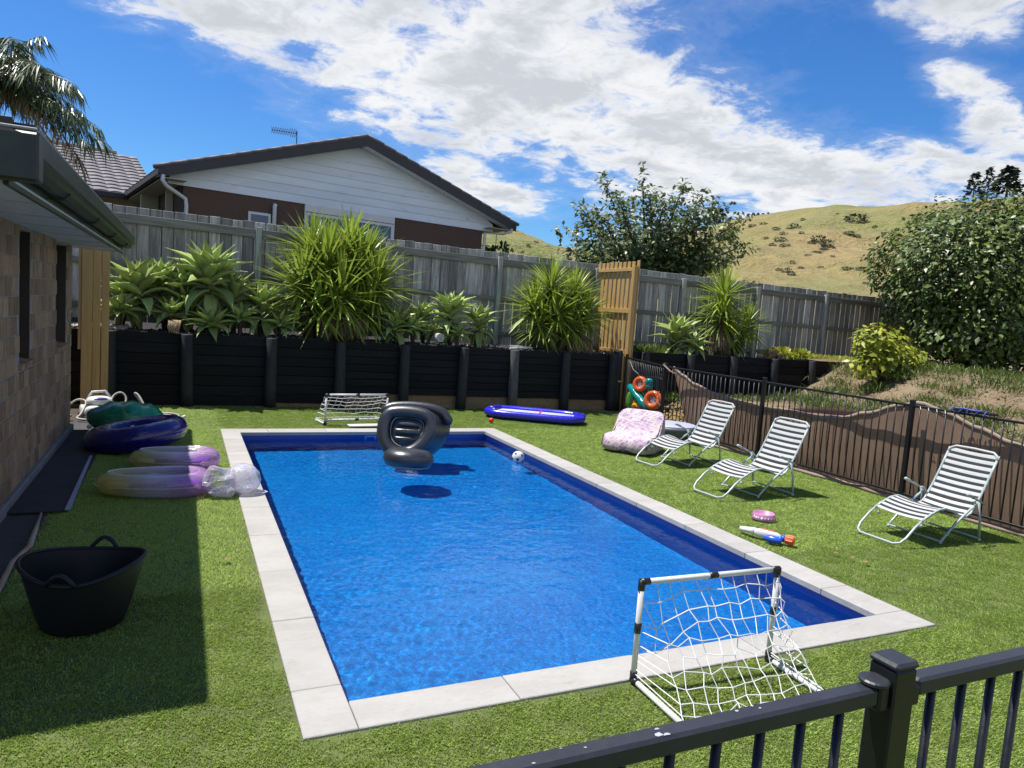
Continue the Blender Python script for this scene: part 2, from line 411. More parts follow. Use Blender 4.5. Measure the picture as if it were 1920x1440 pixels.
def special_mats():
    # pool liner: deep blue with a fine speckle of lighter and darker chips
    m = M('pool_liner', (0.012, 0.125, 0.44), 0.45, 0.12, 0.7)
    t = NT(m.node_tree)
    p = pr(m)
    tc = t.n('ShaderNodeTexCoord')
    vo = t.n('ShaderNodeTexVoronoi')
    vo.inputs['Scale'].default_value = 75.0
    t.link(tc.outputs['Object'], vo.inputs['Vector'])
    sepc = t.n('ShaderNodeSeparateColor')
    t.link(vo.outputs['Color'], sepc.inputs[0])
    big = t.noise(tc.outputs['Object'], 1.1, 4.0, 0.6)
    base = t.mix(t.step(big, 0.35, 0.7), (0.002, 0.145, 0.46), (0.003, 0.205, 0.52))
    c = t.mix(t.step(sepc.outputs[0], 0.45, 0.95), base, (0.006, 0.26, 0.62))
    c = t.mix(t.step(sepc.outputs[1], 0.62, 0.98), c, (0.001, 0.13, 0.44))
    t.link(c, p.inputs['Base Color'])
    # liner above the waterline and on the walls: plain royal blue
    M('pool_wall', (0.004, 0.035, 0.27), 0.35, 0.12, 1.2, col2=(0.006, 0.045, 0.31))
    M('skimmer', (0.05, 0.26, 0.62), 0.35, 0.1)
    # water
    m = bpy.data.materials.new('water')
    m.use_nodes = True
    MATS['water'] = m
    t = NT(m.node_tree)
    m.node_tree.nodes.clear()
    rf = t.n('ShaderNodeBsdfRefraction')
    rf.inputs['Roughness'].default_value = 0.0
    rf.inputs['IOR'].default_value = 1.333
    rf.inputs['Color'].default_value = (0.50, 0.93, 1.0, 1)
    gl = t.n('ShaderNodeBsdfGlossy')
    gl.inputs['Roughness'].default_value = 0.02
    wc = t.n('ShaderNodeTexCoord')
    wb = t.n('ShaderNodeBump')
    wb.inputs['Strength'].default_value = 0.55
    wb.inputs['Distance'].default_value = 0.012
    wn = t.m('ADD', t.noise(t.mapping(wc.outputs['Object'], (7, 9, 1), (0, 0, 0.5)), 1.0, 3.0, 0.6, 0.6),
             t.m('MULTIPLY', t.noise(t.mapping(wc.outputs['Object'], (1.6, 2.2, 1), (0, 0, -0.4)), 1.0, 2.0, 0.5, 0.4), 1.6))
    t.link(wn, wb.inputs['Height'])
    t.link(wb.outputs[0], gl.inputs['Normal'])
    fr = t.n('ShaderNodeFresnel')
    fr.inputs[0].default_value = 1.333
    mx = t.n('ShaderNodeMixShader')
    out = t.n('ShaderNodeOutputMaterial')
    t.link(fr.outputs[0], mx.inputs[0])
    t.link(rf.outputs[0], mx.inputs[1])
    t.link(gl.outputs[0], mx.inputs[2])
    t.link(mx.outputs[0], out.inputs[0])
    # beanbag print: pale lilac with cream spiky leaves
    m = M('beanbag', (0.50, 0.33, 0.47), 0.8, 0.08, 3.0)
    t = NT(m.node_tree)
    p = pr(m)
    tc = t.n('ShaderNodeTexCoord')
    g = tc.outputs['Object']
    col = t.mix(t.step(t.noise(g, 9.0, 2.0), 0.4, 0.6), (0.42, 0.27, 0.39), (0.25, 0.145, 0.29))
    for k, (rot, sc) in enumerate((((0.4, 0.2, 0.3), (58, 6, 9)), ((1.2, 0.5, 1.5), (52, 6, 9)), ((0.3, 1.3, 2.4), (60, 7, 9)), ((2.0, 0.9, 0.8), (55, 6, 9)))):
        v = t.noise(t.mapping(t.mapping(g, (1, 1, 1), rot), tuple(q * .5 for q in sc), (0, 0, 0), (k * 3.1, 0, 0)), 1.0, 0.0, 0.5, 0.15)
        line = t.m('SUBTRACT', 1.0, t.step(t.m('ABSOLUTE', t.m('SUBTRACT', v, 0.5)), 0.022, 0.05))
        col = t.mix(t.m('MULTIPLY', line, 0.9), col, (0.58, 0.50, 0.44) if k % 2 else (0.56, 0.48, 0.53))
    t.link(col, p.inputs['Base Color'])
    M('beanbag_under', (0.045, 0.04, 0.055), 0.85, 0.3, 20.0)
    # glitter plastic for the clear dome
    m = vinyl('vinyl_glitter', (0.66, 0.66, 0.76), (0.70, 0.70, 0.80), 0.30, 0, -0.2, 0.2)
    t = NT(m.node_tree)
    p = pr(m)
    tc = t.n('ShaderNodeTexCoord')
    vo = t.n('ShaderNodeTexVoronoi')
    vo.inputs['Scale'].default_value = 55.0
    t.link(tc.outputs['Object'], vo.inputs['Vector'])
    sepc = t.n('ShaderNodeSeparateColor')
    t.link(vo.outputs['Color'], sepc.inputs[0])
    hs = t.n('ShaderNodeCombineColor', mode='HSV')
    t.link(sepc.outputs[1], hs.inputs[0])
    hs.inputs[1].default_value = 0.65
    hs.inputs[2].default_value = 0.9
    c = t.mix(t.step(sepc.outputs[0], 0.78, 0.82), (0.70, 0.70, 0.80), hs.outputs[0])
    t.link(c, p.inputs['Base Color'])
    # dead and green grass on the bank
    m = M('bank', (0.185, 0.132, 0.076), 0.95, 0.4, 1.3, bump=1.0, bscale=9, bdist=0.10, col2=(0.24, 0.18, 0.108), col3=(0.12, 0.12, 0.04))


special_mats()

# ------------------------------------------------------------------ mesh helpers


class MB:
    def __init__(self):
        self.v, self.f = [], []

    def add(self, vs, fs):
        o = len(self.v)
        self.v.extend([tuple(q) for q in vs])
        self.f.extend([tuple(i + o for i in q) for q in fs])
        return self

    def box(self, x0, x1, y0, y1, z0, z1):
        return self.add([(x0, y0, z0), (x1, y0, z0), (x1, y1, z0), (x0, y1, z0), (x0, y0, z1), (x1, y0, z1), (x1, y1, z1), (x0, y1, z1)],
                        [(3, 2, 1, 0), (4, 5, 6, 7), (0, 1, 5, 4), (1, 2, 6, 5), (2, 3, 7, 6), (3, 0, 4, 7)])

    def bbox(self, x0, x1, y0, y1, z0, z1, b=0.004):
        """Box with chamfered edges."""
        vs = []
        for (x, sx) in ((x0, 1), (x1, -1)):
            for (y, sy) in ((y0, 1), (y1, -1)):
                for (z, sz) in ((z0, 1), (z1, -1)):
                    vs += [(x, y + sy * b, z + sz * b), (x + sx * b, y, z + sz * b), (x + sx * b, y + sy * b, z)]
        ix = lambda i, j, k, a: ((i * 2 + j) * 2 + k) * 3 + a
        fs = []
        fs += [(ix(0, 0, 0, 0), ix(0, 0, 1, 0), ix(0, 1, 1, 0), ix(0, 1, 0, 0)), (ix(1, 0, 0, 0), ix(1, 1, 0, 0), ix(1, 1, 1, 0), ix(1, 0, 1, 0))]
        fs += [(ix(0, 0, 0, 1), ix(1, 0, 0, 1), ix(1, 0, 1, 1), ix(0, 0, 1, 1)), (ix(0, 1, 0, 1), ix(0, 1, 1, 1), ix(1, 1, 1, 1), ix(1, 1, 0, 1))]
        fs += [(ix(0, 0, 0, 2), ix(0, 1, 0, 2), ix(1, 1, 0, 2), ix(1, 0, 0, 2)), (ix(0, 0, 1, 2), ix(1, 0, 1, 2), ix(1, 1, 1, 2), ix(0, 1, 1, 2))]
        for j in (0, 1):
            for k in (0, 1):
                fs.append((ix(0, j, k, 1), ix(1, j, k, 1), ix(1, j, k, 2), ix(0, j, k, 2)))
                fs.append((ix(j, 0, k, 0), ix(j, 1, k, 0), ix(j, 1, k, 2), ix(j, 0, k, 2)))
                fs.append((ix(j, k, 0, 0), ix(j, k, 1, 0), ix(j, k, 1, 1), ix(j, k, 0, 1)))
        for i in (0, 1):
            for j in (0, 1):
                for k in (0, 1):
                    fs.append((ix(i, j, k, 0), ix(i, j, k, 1), ix(i, j, k, 2)))
        return self.add(vs, fs)

    def tube(self, pts, r, n=8, closed=False, cap=True, flat=1.0):
        pts = [Vector(p) for p in pts]
        N = len(pts)
        rs = r if isinstance(r, (list, tuple)) else [r] * N
        rings = []
        prev = None
        for i, p in enumerate(pts):
            if closed:
                d = pts[(i + 1) % N] - pts[i - 1]
            else:
                d = pts[min(i + 1, N - 1)] - pts[max(i - 1, 0)]
            d.normalize()
            if prev is None:
                a = Vector((0, 0, 1)) if abs(d.z) < 0.9 else Vector((1, 0, 0))
                u = (a - d * a.dot(d)).normalized()
            else:
                u = (prev - d * prev.dot(d)).normalized()
            prev = u
            w = d.cross(u)
            rings.append([p + (u * cos(2 * pi * k / n) * flat + w * sin(2 * pi * k / n)) * rs[i] for k in range(n)])
        vs = [q for rg in rings for q in rg]
        fs = []
        for i in range(N if closed else N - 1):
            j = (i + 1) % N
            for k in range(n):
                fs.append((i * n + k, i * n + (k + 1) % n, j * n + (k + 1) % n, j * n + k))
        if cap and not closed:
            fs.append(tuple(reversed(range(n))))
            fs.append(tuple((N - 1) * n + k for k in range(n)))
        return self.add(vs, fs)

    def lathe(self, prof, n=24, c=(0, 0, 0), sx=1.0, sy=1.0):
        vs, fs = [], []
        for (r, z) in prof:
            for k in range(n):
                a = 2 * pi * k / n
                vs.append((c[0] + r * cos(a) * sx, c[1] + r * sin(a) * sy, c[2] + z))
        for i in range(len(prof) - 1):
            for k in range(n):
                fs.append((i * n + k, i * n + (k + 1) % n, (i + 1) * n + (k + 1) % n, (i + 1) * n + k))
        if prof[0][0] > 1e-5:
            fs.append(tuple(reversed(range(n))))
        if prof[-1][0] > 1e-5:
            fs.append(tuple((len(prof) - 1) * n + k for k in range(n)))
        return self.add(vs, fs)

    def ball(self, c, r, n=16, m=10, e=1.0):
        rx, ry, rz = r if isinstance(r, (tuple, list)) else (r, r, r)
        sg = lambda v: math.copysign(abs(v) ** e, v)
        vs, fs = [], []
        for i in range(m + 1):
            t = -pi / 2 + pi * i / m
            for k in range(n):
                a = 2 * pi * k / n
                vs.append((c[0] + rx * sg(cos(t)) * sg(cos(a)), c[1] + ry * sg(cos(t)) * sg(sin(a)), c[2] + rz * sg(sin(t))))
        for i in range(m):
            for k in range(n):
                fs.append((i * n + k, i * n + (k + 1) % n, (i + 1) * n + (k + 1) % n, (i + 1) * n + k))
        return self.add(vs, fs)

    def grid(self, fn, nu, nv):
        vs = [fn(i / (nu - 1), j / (nv - 1)) for j in range(nv) for i in range(nu)]
        fs = [(j * nu + i, j * nu + i + 1, (j + 1) * nu + i + 1, (j + 1) * nu + i) for j in range(nv - 1) for i in range(nu - 1)]
        return self.add(vs, fs)

    def xf(self, mat, start=0):
        for i in range(start, len(self.v)):
            self.v[i] = tuple(mat @ Vector(self.v[i]))
        return self

    def mesh(self, name, mat, smooth=False):
        me = bpy.data.meshes.new(name)
        me.from_pydata(self.v, [], self.f)
        if mat:
            me.materials.append(MATS[mat])
        if smooth:
            me.polygons.foreach_set('use_smooth', [True] * len(me.polygons))
        me.update()
        return me

    def build(self, name, mat, parent=None, smooth=False, loc=(0, 0, 0), rot=(0, 0, 0)):
        o = bpy.data.objects.new(name, self.mesh(name, mat, smooth))
        COL.objects.link(o)
        o.parent = parent
        o.location = loc
        o.rotation_euler = rot
        return o


def tag(o, label=None, cat=None, group=None, kind=None):
    if label:
        o['label'] = label
    if cat:
        o['category'] = cat
    if group:
        o['group'] = group
    if kind:
        o['kind'] = kind
    return o


def thing(name, label, cat, loc=(0, 0, 0), rz=0.0, group=None, rot=None):
    o = bpy.data.objects.new(name, None)
    o.empty_display_size = 0.2
    COL.objects.link(o)
    o.location = loc
    o.rotation_euler = rot if rot else (0, 0, rz)
    return tag(o, label, cat, group)


def inst(me, name, parent, loc=(0, 0, 0), rot=(0, 0, 0), sc=(1, 1, 1)):
    o = bpy.data.objects.new(name, me)
    COL.objects.link(o)
    o.parent = parent
    o.location = loc
    o.rotation_euler = rot
    o.scale = sc
    return o


def copy_tree(o, parent=None):
    c = o.copy()
    COL.objects.link(c)
    c.parent = parent
    for ch in list(o.children):
        copy_tree(ch, c)
    return c


def struct(o):
    o['kind'] = 'structure'
    return o


def leaves(pts, dirs, L, Wd, seed=1, bend=0.25, droop=0.0, curl=0.0, normals=None):
    """Many small pointed leaves; pts = base points, dirs = growth directions (numpy arrays)."""
    rg = np.random.default_rng(seed)
    n = len(pts)
    d = dirs / np.maximum(np.linalg.norm(dirs, axis=1, keepdims=True), 1e-6)
    if normals is None:
        side = np.cross(d, np.array([0, 0, 1.0]) + rg.normal(0, 0.45, (n, 3)))
    else:
        nn = normals + rg.normal(0, 0.35, (n, 3))
        nn /= np.linalg.norm(nn, axis=1, keepdims=True)
        d = d - nn * np.sum(d * nn, axis=1, keepdims=True)
        d /= np.maximum(np.linalg.norm(d, axis=1, keepdims=True), 1e-6)
        side = np.cross(d, nn)
    side /= np.maximum(np.linalg.norm(side, axis=1, keepdims=True), 1e-6)
    up = np.cross(side, d)
    ln = (L * rg.uniform(0.7, 1.3, n))[:, None]
    wd = (Wd * rg.uniform(0.75, 1.25, n))[:, None]
    dz = np.array([0, 0, -1.0])
    p0 = pts
    a = pts + d * ln * 0.45 + side * wd * 0.5 + up * ln * bend * 0.5 + dz * droop * ln * 0.2
    b = pts + d * ln * 0.45 - side * wd * 0.5 + up * ln * bend * 0.5 + dz * droop * ln * 0.2
    m = pts + d * ln * 0.45 + up * ln * (bend * 0.5 - curl) + dz * droop * ln * 0.2
    tip = pts + d * ln + dz * droop * ln
    V = np.stack([p0, a, m, b, tip], 1).reshape(-1, 3)
    o = np.arange(n) * 5
    T = np.stack([o, o + 1, o + 2, o, o + 2, o + 3, o + 1, o + 4, o + 2, o + 2, o + 4, o + 3], 1).reshape(-1, 3)
    return V, T


def fast_mesh(name, V, T, mat, smooth=False):
    me = bpy.data.meshes.new(name)
    nv, nt, k = len(V), len(T), T.shape[1]
    me.vertices.add(nv)
    me.vertices.foreach_set('co', np.ascontiguousarray(V, dtype=np.float32).ravel())
    me.loops.add(nt * k)
    me.loops.foreach_set('vertex_index', np.ascontiguousarray(T, dtype=np.int32).ravel())
    me.polygons.add(nt)
    me.polygons.foreach_set('loop_start', np.arange(0, nt * k, k, dtype=np.int32))
    me.polygons.foreach_set('loop_total', np.full(nt, k, dtype=np.int32))
    if smooth:
        me.polygons.foreach_set('use_smooth', np.ones(nt, dtype=bool))
    me.materials.append(MATS[mat])
    me.update(calc_edges=True)
    me.validate()
    return me


def obj(name, me, parent=None, loc=(0, 0, 0), rot=(0, 0, 0)):
    return inst(me, name, parent, loc, rot)


def nz(x, y, z=0.0, s=1.0):
    return noise.noise((x * s, y * s, z))

# ================================================================== THE SETTING
PX0, PX1, PY0, PY1 = 0.0, 4.19, 0.0, 7.68          # outer edge of the coping
IX0, IX1, IY0, IY1 = 0.245, 3.91, 0.24, 7.39       # inner edge of the coping
ZW, ZF = -0.10, -0.74                              # water level, pool floor


def build_pool():
    w = 0.02
    x0, x1, y0, y1 = IX0 - w, IX1 + w, IY0 - w, IY1 + w
    fl = MB().grid(lambda u, v: (x0 + (x1 - x0) * u, y0 + (y1 - y0) * v, ZF), 12, 24).build('pool_floor', 'pool_liner')
    struct(fl)
    b = MB()
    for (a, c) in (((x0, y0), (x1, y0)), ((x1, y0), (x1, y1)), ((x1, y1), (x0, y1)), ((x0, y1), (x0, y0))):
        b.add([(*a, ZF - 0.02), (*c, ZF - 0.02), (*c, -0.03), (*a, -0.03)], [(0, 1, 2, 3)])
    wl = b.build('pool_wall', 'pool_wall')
    struct(wl)
    # skimmer mouth in the far wall
    sk = MB()
    p = at(688, 821, y=y1)
    sk.bbox(-0.09, 0.09, -0.015, 0.0, -0.055, 0.055, 0.006)
    s = sk.build('skimmer_plate', 'skimmer', wl, loc=(p.x + 0.05, y1 - 0.001, -0.105))
    MB().bbox(-0.06, 0.06, -0.02, -0.0155, -0.03, 0.03, 0.003).build('skimmer_flap', 'pool_wall', s)
    for o in (fl, wl):
        o.cycles.is_caustics_receiver = True
    # coping
    root = bpy.data.objects.new('pool_coping', MB().add(
        [(PX0 + .01, PY0 + .01, -.04), (PX1 - .01, PY0 + .01, -.04), (PX1 - .01, PY1 - .01, -.04), (PX0 + .01, PY1 - .01, -.04),
         (IX0 - .006, IY0 - .006, -.04), (IX1 + .006, IY0 - .006, -.04), (IX1 + .006, IY1 + .006, -.04), (IX0 - .006, IY1 + .006, -.04)],
        [(0, 1, 5, 4), (1, 2, 6, 5), (2, 3, 7, 6), (3, 0, 4, 7)]).mesh('coping_bed', 'grout'))
    COL.objects.link(root)
    struct(root)
    g = 0.002
    zt = lambda: 0.008 + rnd.uniform(-0.0015, 0.0015)
    def stone(xa, xb, ya, yb):
        h = zt()
        cx, cy = (xa + xb) / 2, (ya + yb) / 2
        MB().bbox(xa - cx + g, xb - cx - g, ya - cy + g, yb - cy - g, -0.042, h, 0.004).build('coping_stone', 'coping', root, loc=(cx, cy, 0))
    ys = [0.40 + 0.81 * k for k in range(9)] + [IY1]
    ys = [PY0] + [y for y in ys if y < IY1 - 0.2] + [IY1]
    for a, c in zip(ys[:-1], ys[1:]):
        stone(PX0, IX0, a, c)
    ys = [IY0, 0.72] + [0.72 + 0.81 * k for k in range(1, 8)] + [IY1]
    for a, c in zip(ys[:-1], ys[1:]):
        stone(IX1, PX1, a, c)
    xs = [IX0, 1.05, 1.86, 2.67, 3.48, PX1]
    for a, c in zip(xs[:-1], xs[1:]):
        stone(a, c, PY0, IY0)
    xs = [PX0, 0.62, 1.43, 2.24, 3.05, 3.7, PX1]
    for a, c in zip(xs[:-1], xs[1:]):
        stone(a, c, IY1, PY1)
    # water: a gently rippled sheet
    rg = np.random.default_rng(5)
    nx, ny = 270, 500
    X, Y = np.meshgrid(np.linspace(x0 + .001, x1 - .001, nx), np.linspace(y0 + .001, y1 - .001, ny))
    Z = np.zeros_like(X)
    for k in range(70):
        lam = 0.058 * (10.0 ** rg.uniform(0, .92))
        th = rg.normal(0.6, 1.1) if k % 2 else rg.uniform(0, 2 * pi)
        kk = 2 * pi / lam
        ph = rg.uniform(0, 2 * pi)
        wob = 0.25 * np.sin(X * rg.uniform(1, 3) + Y * rg.uniform(1, 3) + ph)
        Z += 0.0045 * (0.35 / (0.35 + lam)) * lam / 6.28 * np.sin(kk * (X * cos(th) + Y * sin(th)) + ph + wob * 3)
    patch = 0.75 + 0.5 * np.sin(X * 1.3 + 1.0) * np.sin(Y * 0.9 + .4)
    patch += 0.9 * np.exp(-((X - 1.6) ** 2 + (Y - 6.4) ** 2) / 0.7)
    Z *= np.clip(patch, 0.5, 1.7)
    # rings spreading from the far corner jet
    R = np.sqrt((X - 0.9) ** 2 + (Y - 0.95) ** 2)
    Z += 0.0012 * np.sin(R * 26) * np.exp(-R * 1.6)
    V = np.stack([X, Y, ZW + Z], -1).reshape(-1, 3)
    i, j = np.meshgrid(np.arange(nx - 1), np.arange(ny - 1))
    q = (j * nx + i).ravel()
    T = np.stack([q, q + 1, q + 1 + nx, q + nx], 1)
    wo = obj('pool_water', fast_mesh('pool_water', V, T, 'water', True))
    struct(wo)
    wo.cycles.is_caustics_caster = True


build_pool()

# ---- lawn: artificial turf sheet with a hole for the pool, standing blades on it
LX0, LX1, LY0, LY1 = -1.50, 7.40, -6.0, 9.95


def build_lawn():
    b = MB()
    z = -0.006
    b.add([(LX0, LY0, z), (LX1, LY0, z), (LX1, LY1, z), (LX0, LY1, z), (PX0, PY0, z), (PX1, PY0, z), (PX1, PY1, z), (PX0, PY1, z)],
          [(0, 1, 5, 4), (1, 2, 6, 5), (2, 3, 7, 6), (3, 0, 4, 7)])
    struct(b.build('lawn', 'turf_base'))
    # one tuft of blades leaning the way the pile leans
    rg = np.random.default_rng(11)
    tufts = []
    for v in range(5):
        n = 84
        r = 0.075 * np.sqrt(rg.uniform(0, 1, n))
        a = rg.uniform(0, 2 * pi, n)
        base = np.stack([r * np.cos(a), r * np.sin(a), np.zeros(n)], 1)
        lean = np.stack([rg.normal(0.5, 0.35, n), rg.normal(0, 0.38, n), np.ones(n)], 1)
        lean /= np.linalg.norm(lean, axis=1, keepdims=True)
        ln = rg.uniform(0.012, 0.020, n)[:, None]
        fa = rg.uniform(0, 2 * pi, n)
        sd = np.stack([np.cos(fa), np.sin(fa), np.zeros(n)], 1) * 0.0019
        mid = base + lean * ln * 0.6
        tip = base + lean * ln + np.stack([rg.normal(0.004, 0.003, n), rg.normal(0, 0.003, n), -0.002 * np.ones(n)], 1)
        V = np.stack([base - sd, base + sd, mid + sd * 0.9, mid - sd * 0.9, tip], 1).reshape(-1, 3)
        o = np.arange(n) * 5
        T = np.stack([o, o + 1, o + 2, o, o + 2, o + 3, o + 3, o + 2, o + 4], 1).reshape(-1, 3)
        me = fast_mesh('turf_tuft', V, T, 'turf_blade')
        tufts.append(bpy.data.objects.new('turf_tuft', me))
    tc = bpy.data.collections.new('turf_tufts')
    for o in tufts:
        tc.objects.link(o)
    pts, rots = [], []
    def fill(x0, x1, y0, y1, dens):
        n = int((x1 - x0) * (y1 - y0) * dens)
        nxg = max(1, int((x1 - x0) * sqrt(dens)))
        nyg = max(1, int((y1 - y0) * sqrt(dens)))
        for i in range(nxg):
            for j in range(nyg):
                x = x0 + (x1 - x0) * (i + rnd.uniform(-.1, 1.1)) / nxg
                y = y0 + (y1 - y0) * (j + rnd.uniform(-.1, 1.1)) / nyg
                if PX0 - 0.042 < x < PX1 + 0.042 and PY0 - 0.042 < y < PY1 + 0.042:
                    continue
                # the rolls of turf were laid with their pile leaning different ways
                if y > 1.80 and x < 0.0:
                    rz = radians(100)
                elif x < 0.0:
                    rz = radians(-80)
                elif x > PX1 and y < 1.45:
                    rz = radians(150)
                elif x > PX1 and y < 4.2:
                    rz = radians(-60)
                elif y > PY1:
                    rz = radians(-95)
                else:
                    rz = radians(-100) if y < 0 else radians(-40)
                if y > 1.80 - 0.012 and y < 1.80 + 0.012 and x < 0:
                    continue
                pts.append((x, y, -0.006))
                rots.append(rz + rnd.gauss(0, 0.5))
    fill(LX0 + .05, PX0 + .0, 0.0, PY1, 270)
    fill(LX0 - .0, LX1, PY1, 9.9, 130)
    fill(PX1, LX1 - .02, PY0, PY1, 200)
    wedge = len(pts)
    fill(LX1, 8.1, 7.4, 9.8, 120)
    keep = [i for i, p in enumerate(pts) if i < wedge or p[0] < 7.33 + (p[1] - 7.4) * .32]
    pts[:], rots[:] = [pts[i] for i in keep], [rots[i] for i in keep]
    fill(LX0, LX1, -2.9, PY0, 300)
    me = bpy.data.meshes.new('turf_points')
    me.from_pydata(pts, [], [])
    at_ = me.attributes.new('rz', 'FLOAT', 'POINT')
    at_.data.foreach_set('value', np.array(rots, dtype=np.float32))
    o = bpy.data.objects.new('turf_grass', me)
    COL.objects.link(o)
    tag(o, 'short green blades of the artificial lawn around the pool', 'grass', kind='stuff')
    ng = bpy.data.node_groups.new('turf', 'GeometryNodeTree')
    ng.interface.new_socket('Geometry', in_out='INPUT', socket_type='NodeSocketGeometry')
    ng.interface.new_socket('Geometry', in_out='OUTPUT', socket_type='NodeSocketGeometry')
    N = ng.nodes
    gi, go = N.new('NodeGroupInput'), N.new('NodeGroupOutput')
    ip = N.new('GeometryNodeInstanceOnPoints')
    ci = N.new('GeometryNodeCollectionInfo')
    ci.inputs['Collection'].default_value = tc
    ci.inputs['Separate Children'].default_value = True
    ip.inputs['Pick Instance'].default_value = True
    na = N.new('GeometryNodeInputNamedAttribute')
    na.data_type = 'FLOAT'
    na.inputs['Name'].default_value = 'rz'
    cx = N.new('ShaderNodeCombineXYZ')
    ng.links.new(na.outputs[0], cx.inputs[2])
    rs = N.new('FunctionNodeRandomValue')
    rs.data_type = 'FLOAT'
    rs.inputs[2].default_value = 0.8
    rs.inputs[3].default_value = 1.2
    ng.links.new(gi.outputs[0], ip.inputs['Points'])
    ng.links.new(ci.outputs[0], ip.inputs['Instance'])
    ng.links.new(cx.outputs[0], ip.inputs['Rotation'])
    ng.links.new(rs.outputs[1], ip.inputs['Scale'])
    ng.links.new(ip.outputs[0], go.inputs[0])
    md = o.modifiers.new('turf', 'NODES')
    md.node_group = ng


build_lawn()


def smooth(a, b, x):
    t = min(1.0, max(0.0, (x - a) / (b - a)))
    return t * t * (3 - 2 * t)


def bank_z(x, y):
    t = x + 0.30 * (9.8 - y)
    z = 0.36 * smooth(8.2, 10.5, x) + 0.98 * smooth(12.6, 15.2, t)
    return z + 0.05 * nz(x, y, 1.0, 0.9) * smooth(8.0, 9.5, x) + 0.03 * nz(x, y, 4.0, 3.0) * smooth(8.0, 9.5, x)


def build_ground():
    b = MB()
    z = -0.03
    # yard around the lawn, one sheet with a hole where the lawn and pool lie
    b.add([(-60, -60, z), (60, -60, z), (60, 9.95, z), (-60, 9.95, z), (LX0 + .02, LY0, z), (7.5, LY0, z), (7.5, 9.95, z), (LX0 + .02, 9.95, z)],
          [(0, 1, 5, 4), (1, 2, 6, 5), (3, 0, 4, 7)])
    struct(b.build('ground', 'soil'))
    # concrete strip between the house and the turf
    struct(MB().box(-1.84, LX0 + .015, -6, 9.9, -0.05, -0.002).build('path', 'concrete_dark'))
    # sloping dirt bank beyond the pool fence
    def fb(u, v):
        x = 7.42 + 34 * u ** 1.8
        y = -14 + 25.5 * v
        return (x, y, bank_z(x, y) - (0.015 if x < 7.6 else 0))
    struct(MB().grid(fb, 70, 80).build('bank', 'bank', smooth=True))
    # raised bed behind the retaining wall, level with the ground behind the back fence
    def fu(u, v):
        x = -26 + 40.0 * u
        y = 9.955 + 30 * v ** 2
        return (x, y, 1.17 + 0.03 * nz(x, y, 2.0, 1.4))
    struct(MB().grid(fu, 90, 40).build('garden_bed', 'bark_mulch', smooth=True))
    def fu2(u, v):
        x = 13.9 + 30.0 * u
        y = 9.9 + 30 * v ** 2
        return (x, y, 1.30 + 0.05 * nz(x, y, 2.0, 1.4))
    struct(MB().grid(fu2, 40, 40).build('terrain', 'bank', smooth=True))


build_ground()

SKY = [(-180, 1.0), (-60, 2.0), (0, 4.0), (15, 7.0), (20, 7.0), (23.77, 6.45), (25.9, 6.05), (27.86, 5.55), (30.2, 5.2), (33, 5.6), (36.3, 6.65),
       (40, 7.55), (42.1, 8.12), (45.1, 8.62), (47.9, 9.05), (50.7, 8.97), (52.7, 9.12), (55.85, 9.3), (59.3, 9.5), (70, 9), (100, 5), (140, 2), (180, 1.0)]


def sky_el(a):
    for (a0, e0), (a1, e1) in zip(SKY[:-1], SKY[1:]):
        if a0 <= a <= a1:
            return e0 + (e1 - e0) * smooth(0, 1, (a - a0) / (a1 - a0)) if a1 - a0 > 6 else e0 + (e1 - e0) * (a - a0) / (a1 - a0)
    return 1.0


def hill_point(az, r):
    R1 = 270.0
    top = R1 * math.tan(radians(sky_el(az)))
    u = (r - 38) / (R1 - 38)
    if u <= 0:
        z = 1.2
    elif u <= 1:
        s = 0.55 * u + 0.45 * smooth(0, 1, u)
        z = 1.2 + (top + 0.7) * s
    else:
        z = 1.2 + (top + 0.7) * (1 - 0.6 * smooth(1, 3, u))
    x, y = CAM.x + r * sin(radians(az)), CAM.y + r * cos(radians(az))
    amp = smooth(45, 120, r) * (1 - 0.8 * smooth(200, 270, r))
    z += amp * (3.6 * nz(x, y, 0, 0.022) + 1.7 * nz(x, y, 5, 0.06) + .6 * nz(x, y, 8, .15)) + smooth(45, 90, r) * 0.25 * nz(x, y, 9, 0.35)
    # stock tracks contouring the slope
    z += amp * 0.55 * sin(z * 1.0 + 2.0 * nz(x, y, 3, 0.03))
    return Vector((x, y, z))


def build_hills():
    rr = [38 + 1.6 * k for k in range(60)] + [134 + 2.6 * k for k in range(54)] + [276, 300, 350, 450, 700, 1200]
    az = list(np.arange(-30, 80.01, 0.55))
    far = list(np.arange(80, 330.01, 5))
    az = az + far[1:]
    V = [hill_point(((a + 180) % 360) - 180, r) for r in rr for a in az]
    n = len(az)
    Fc = [(j * n + i, j * n + i + 1, (j + 1) * n + i + 1, (j + 1) * n + i) for j in range(len(rr) - 1) for i in range(n - 1)]
    b = MB()
    b.add(V, Fc)
    struct(b.build('hills', 'grass_hill', smooth=True))


build_hills()

# ================================================================== WALLS, FENCES, HOUSES


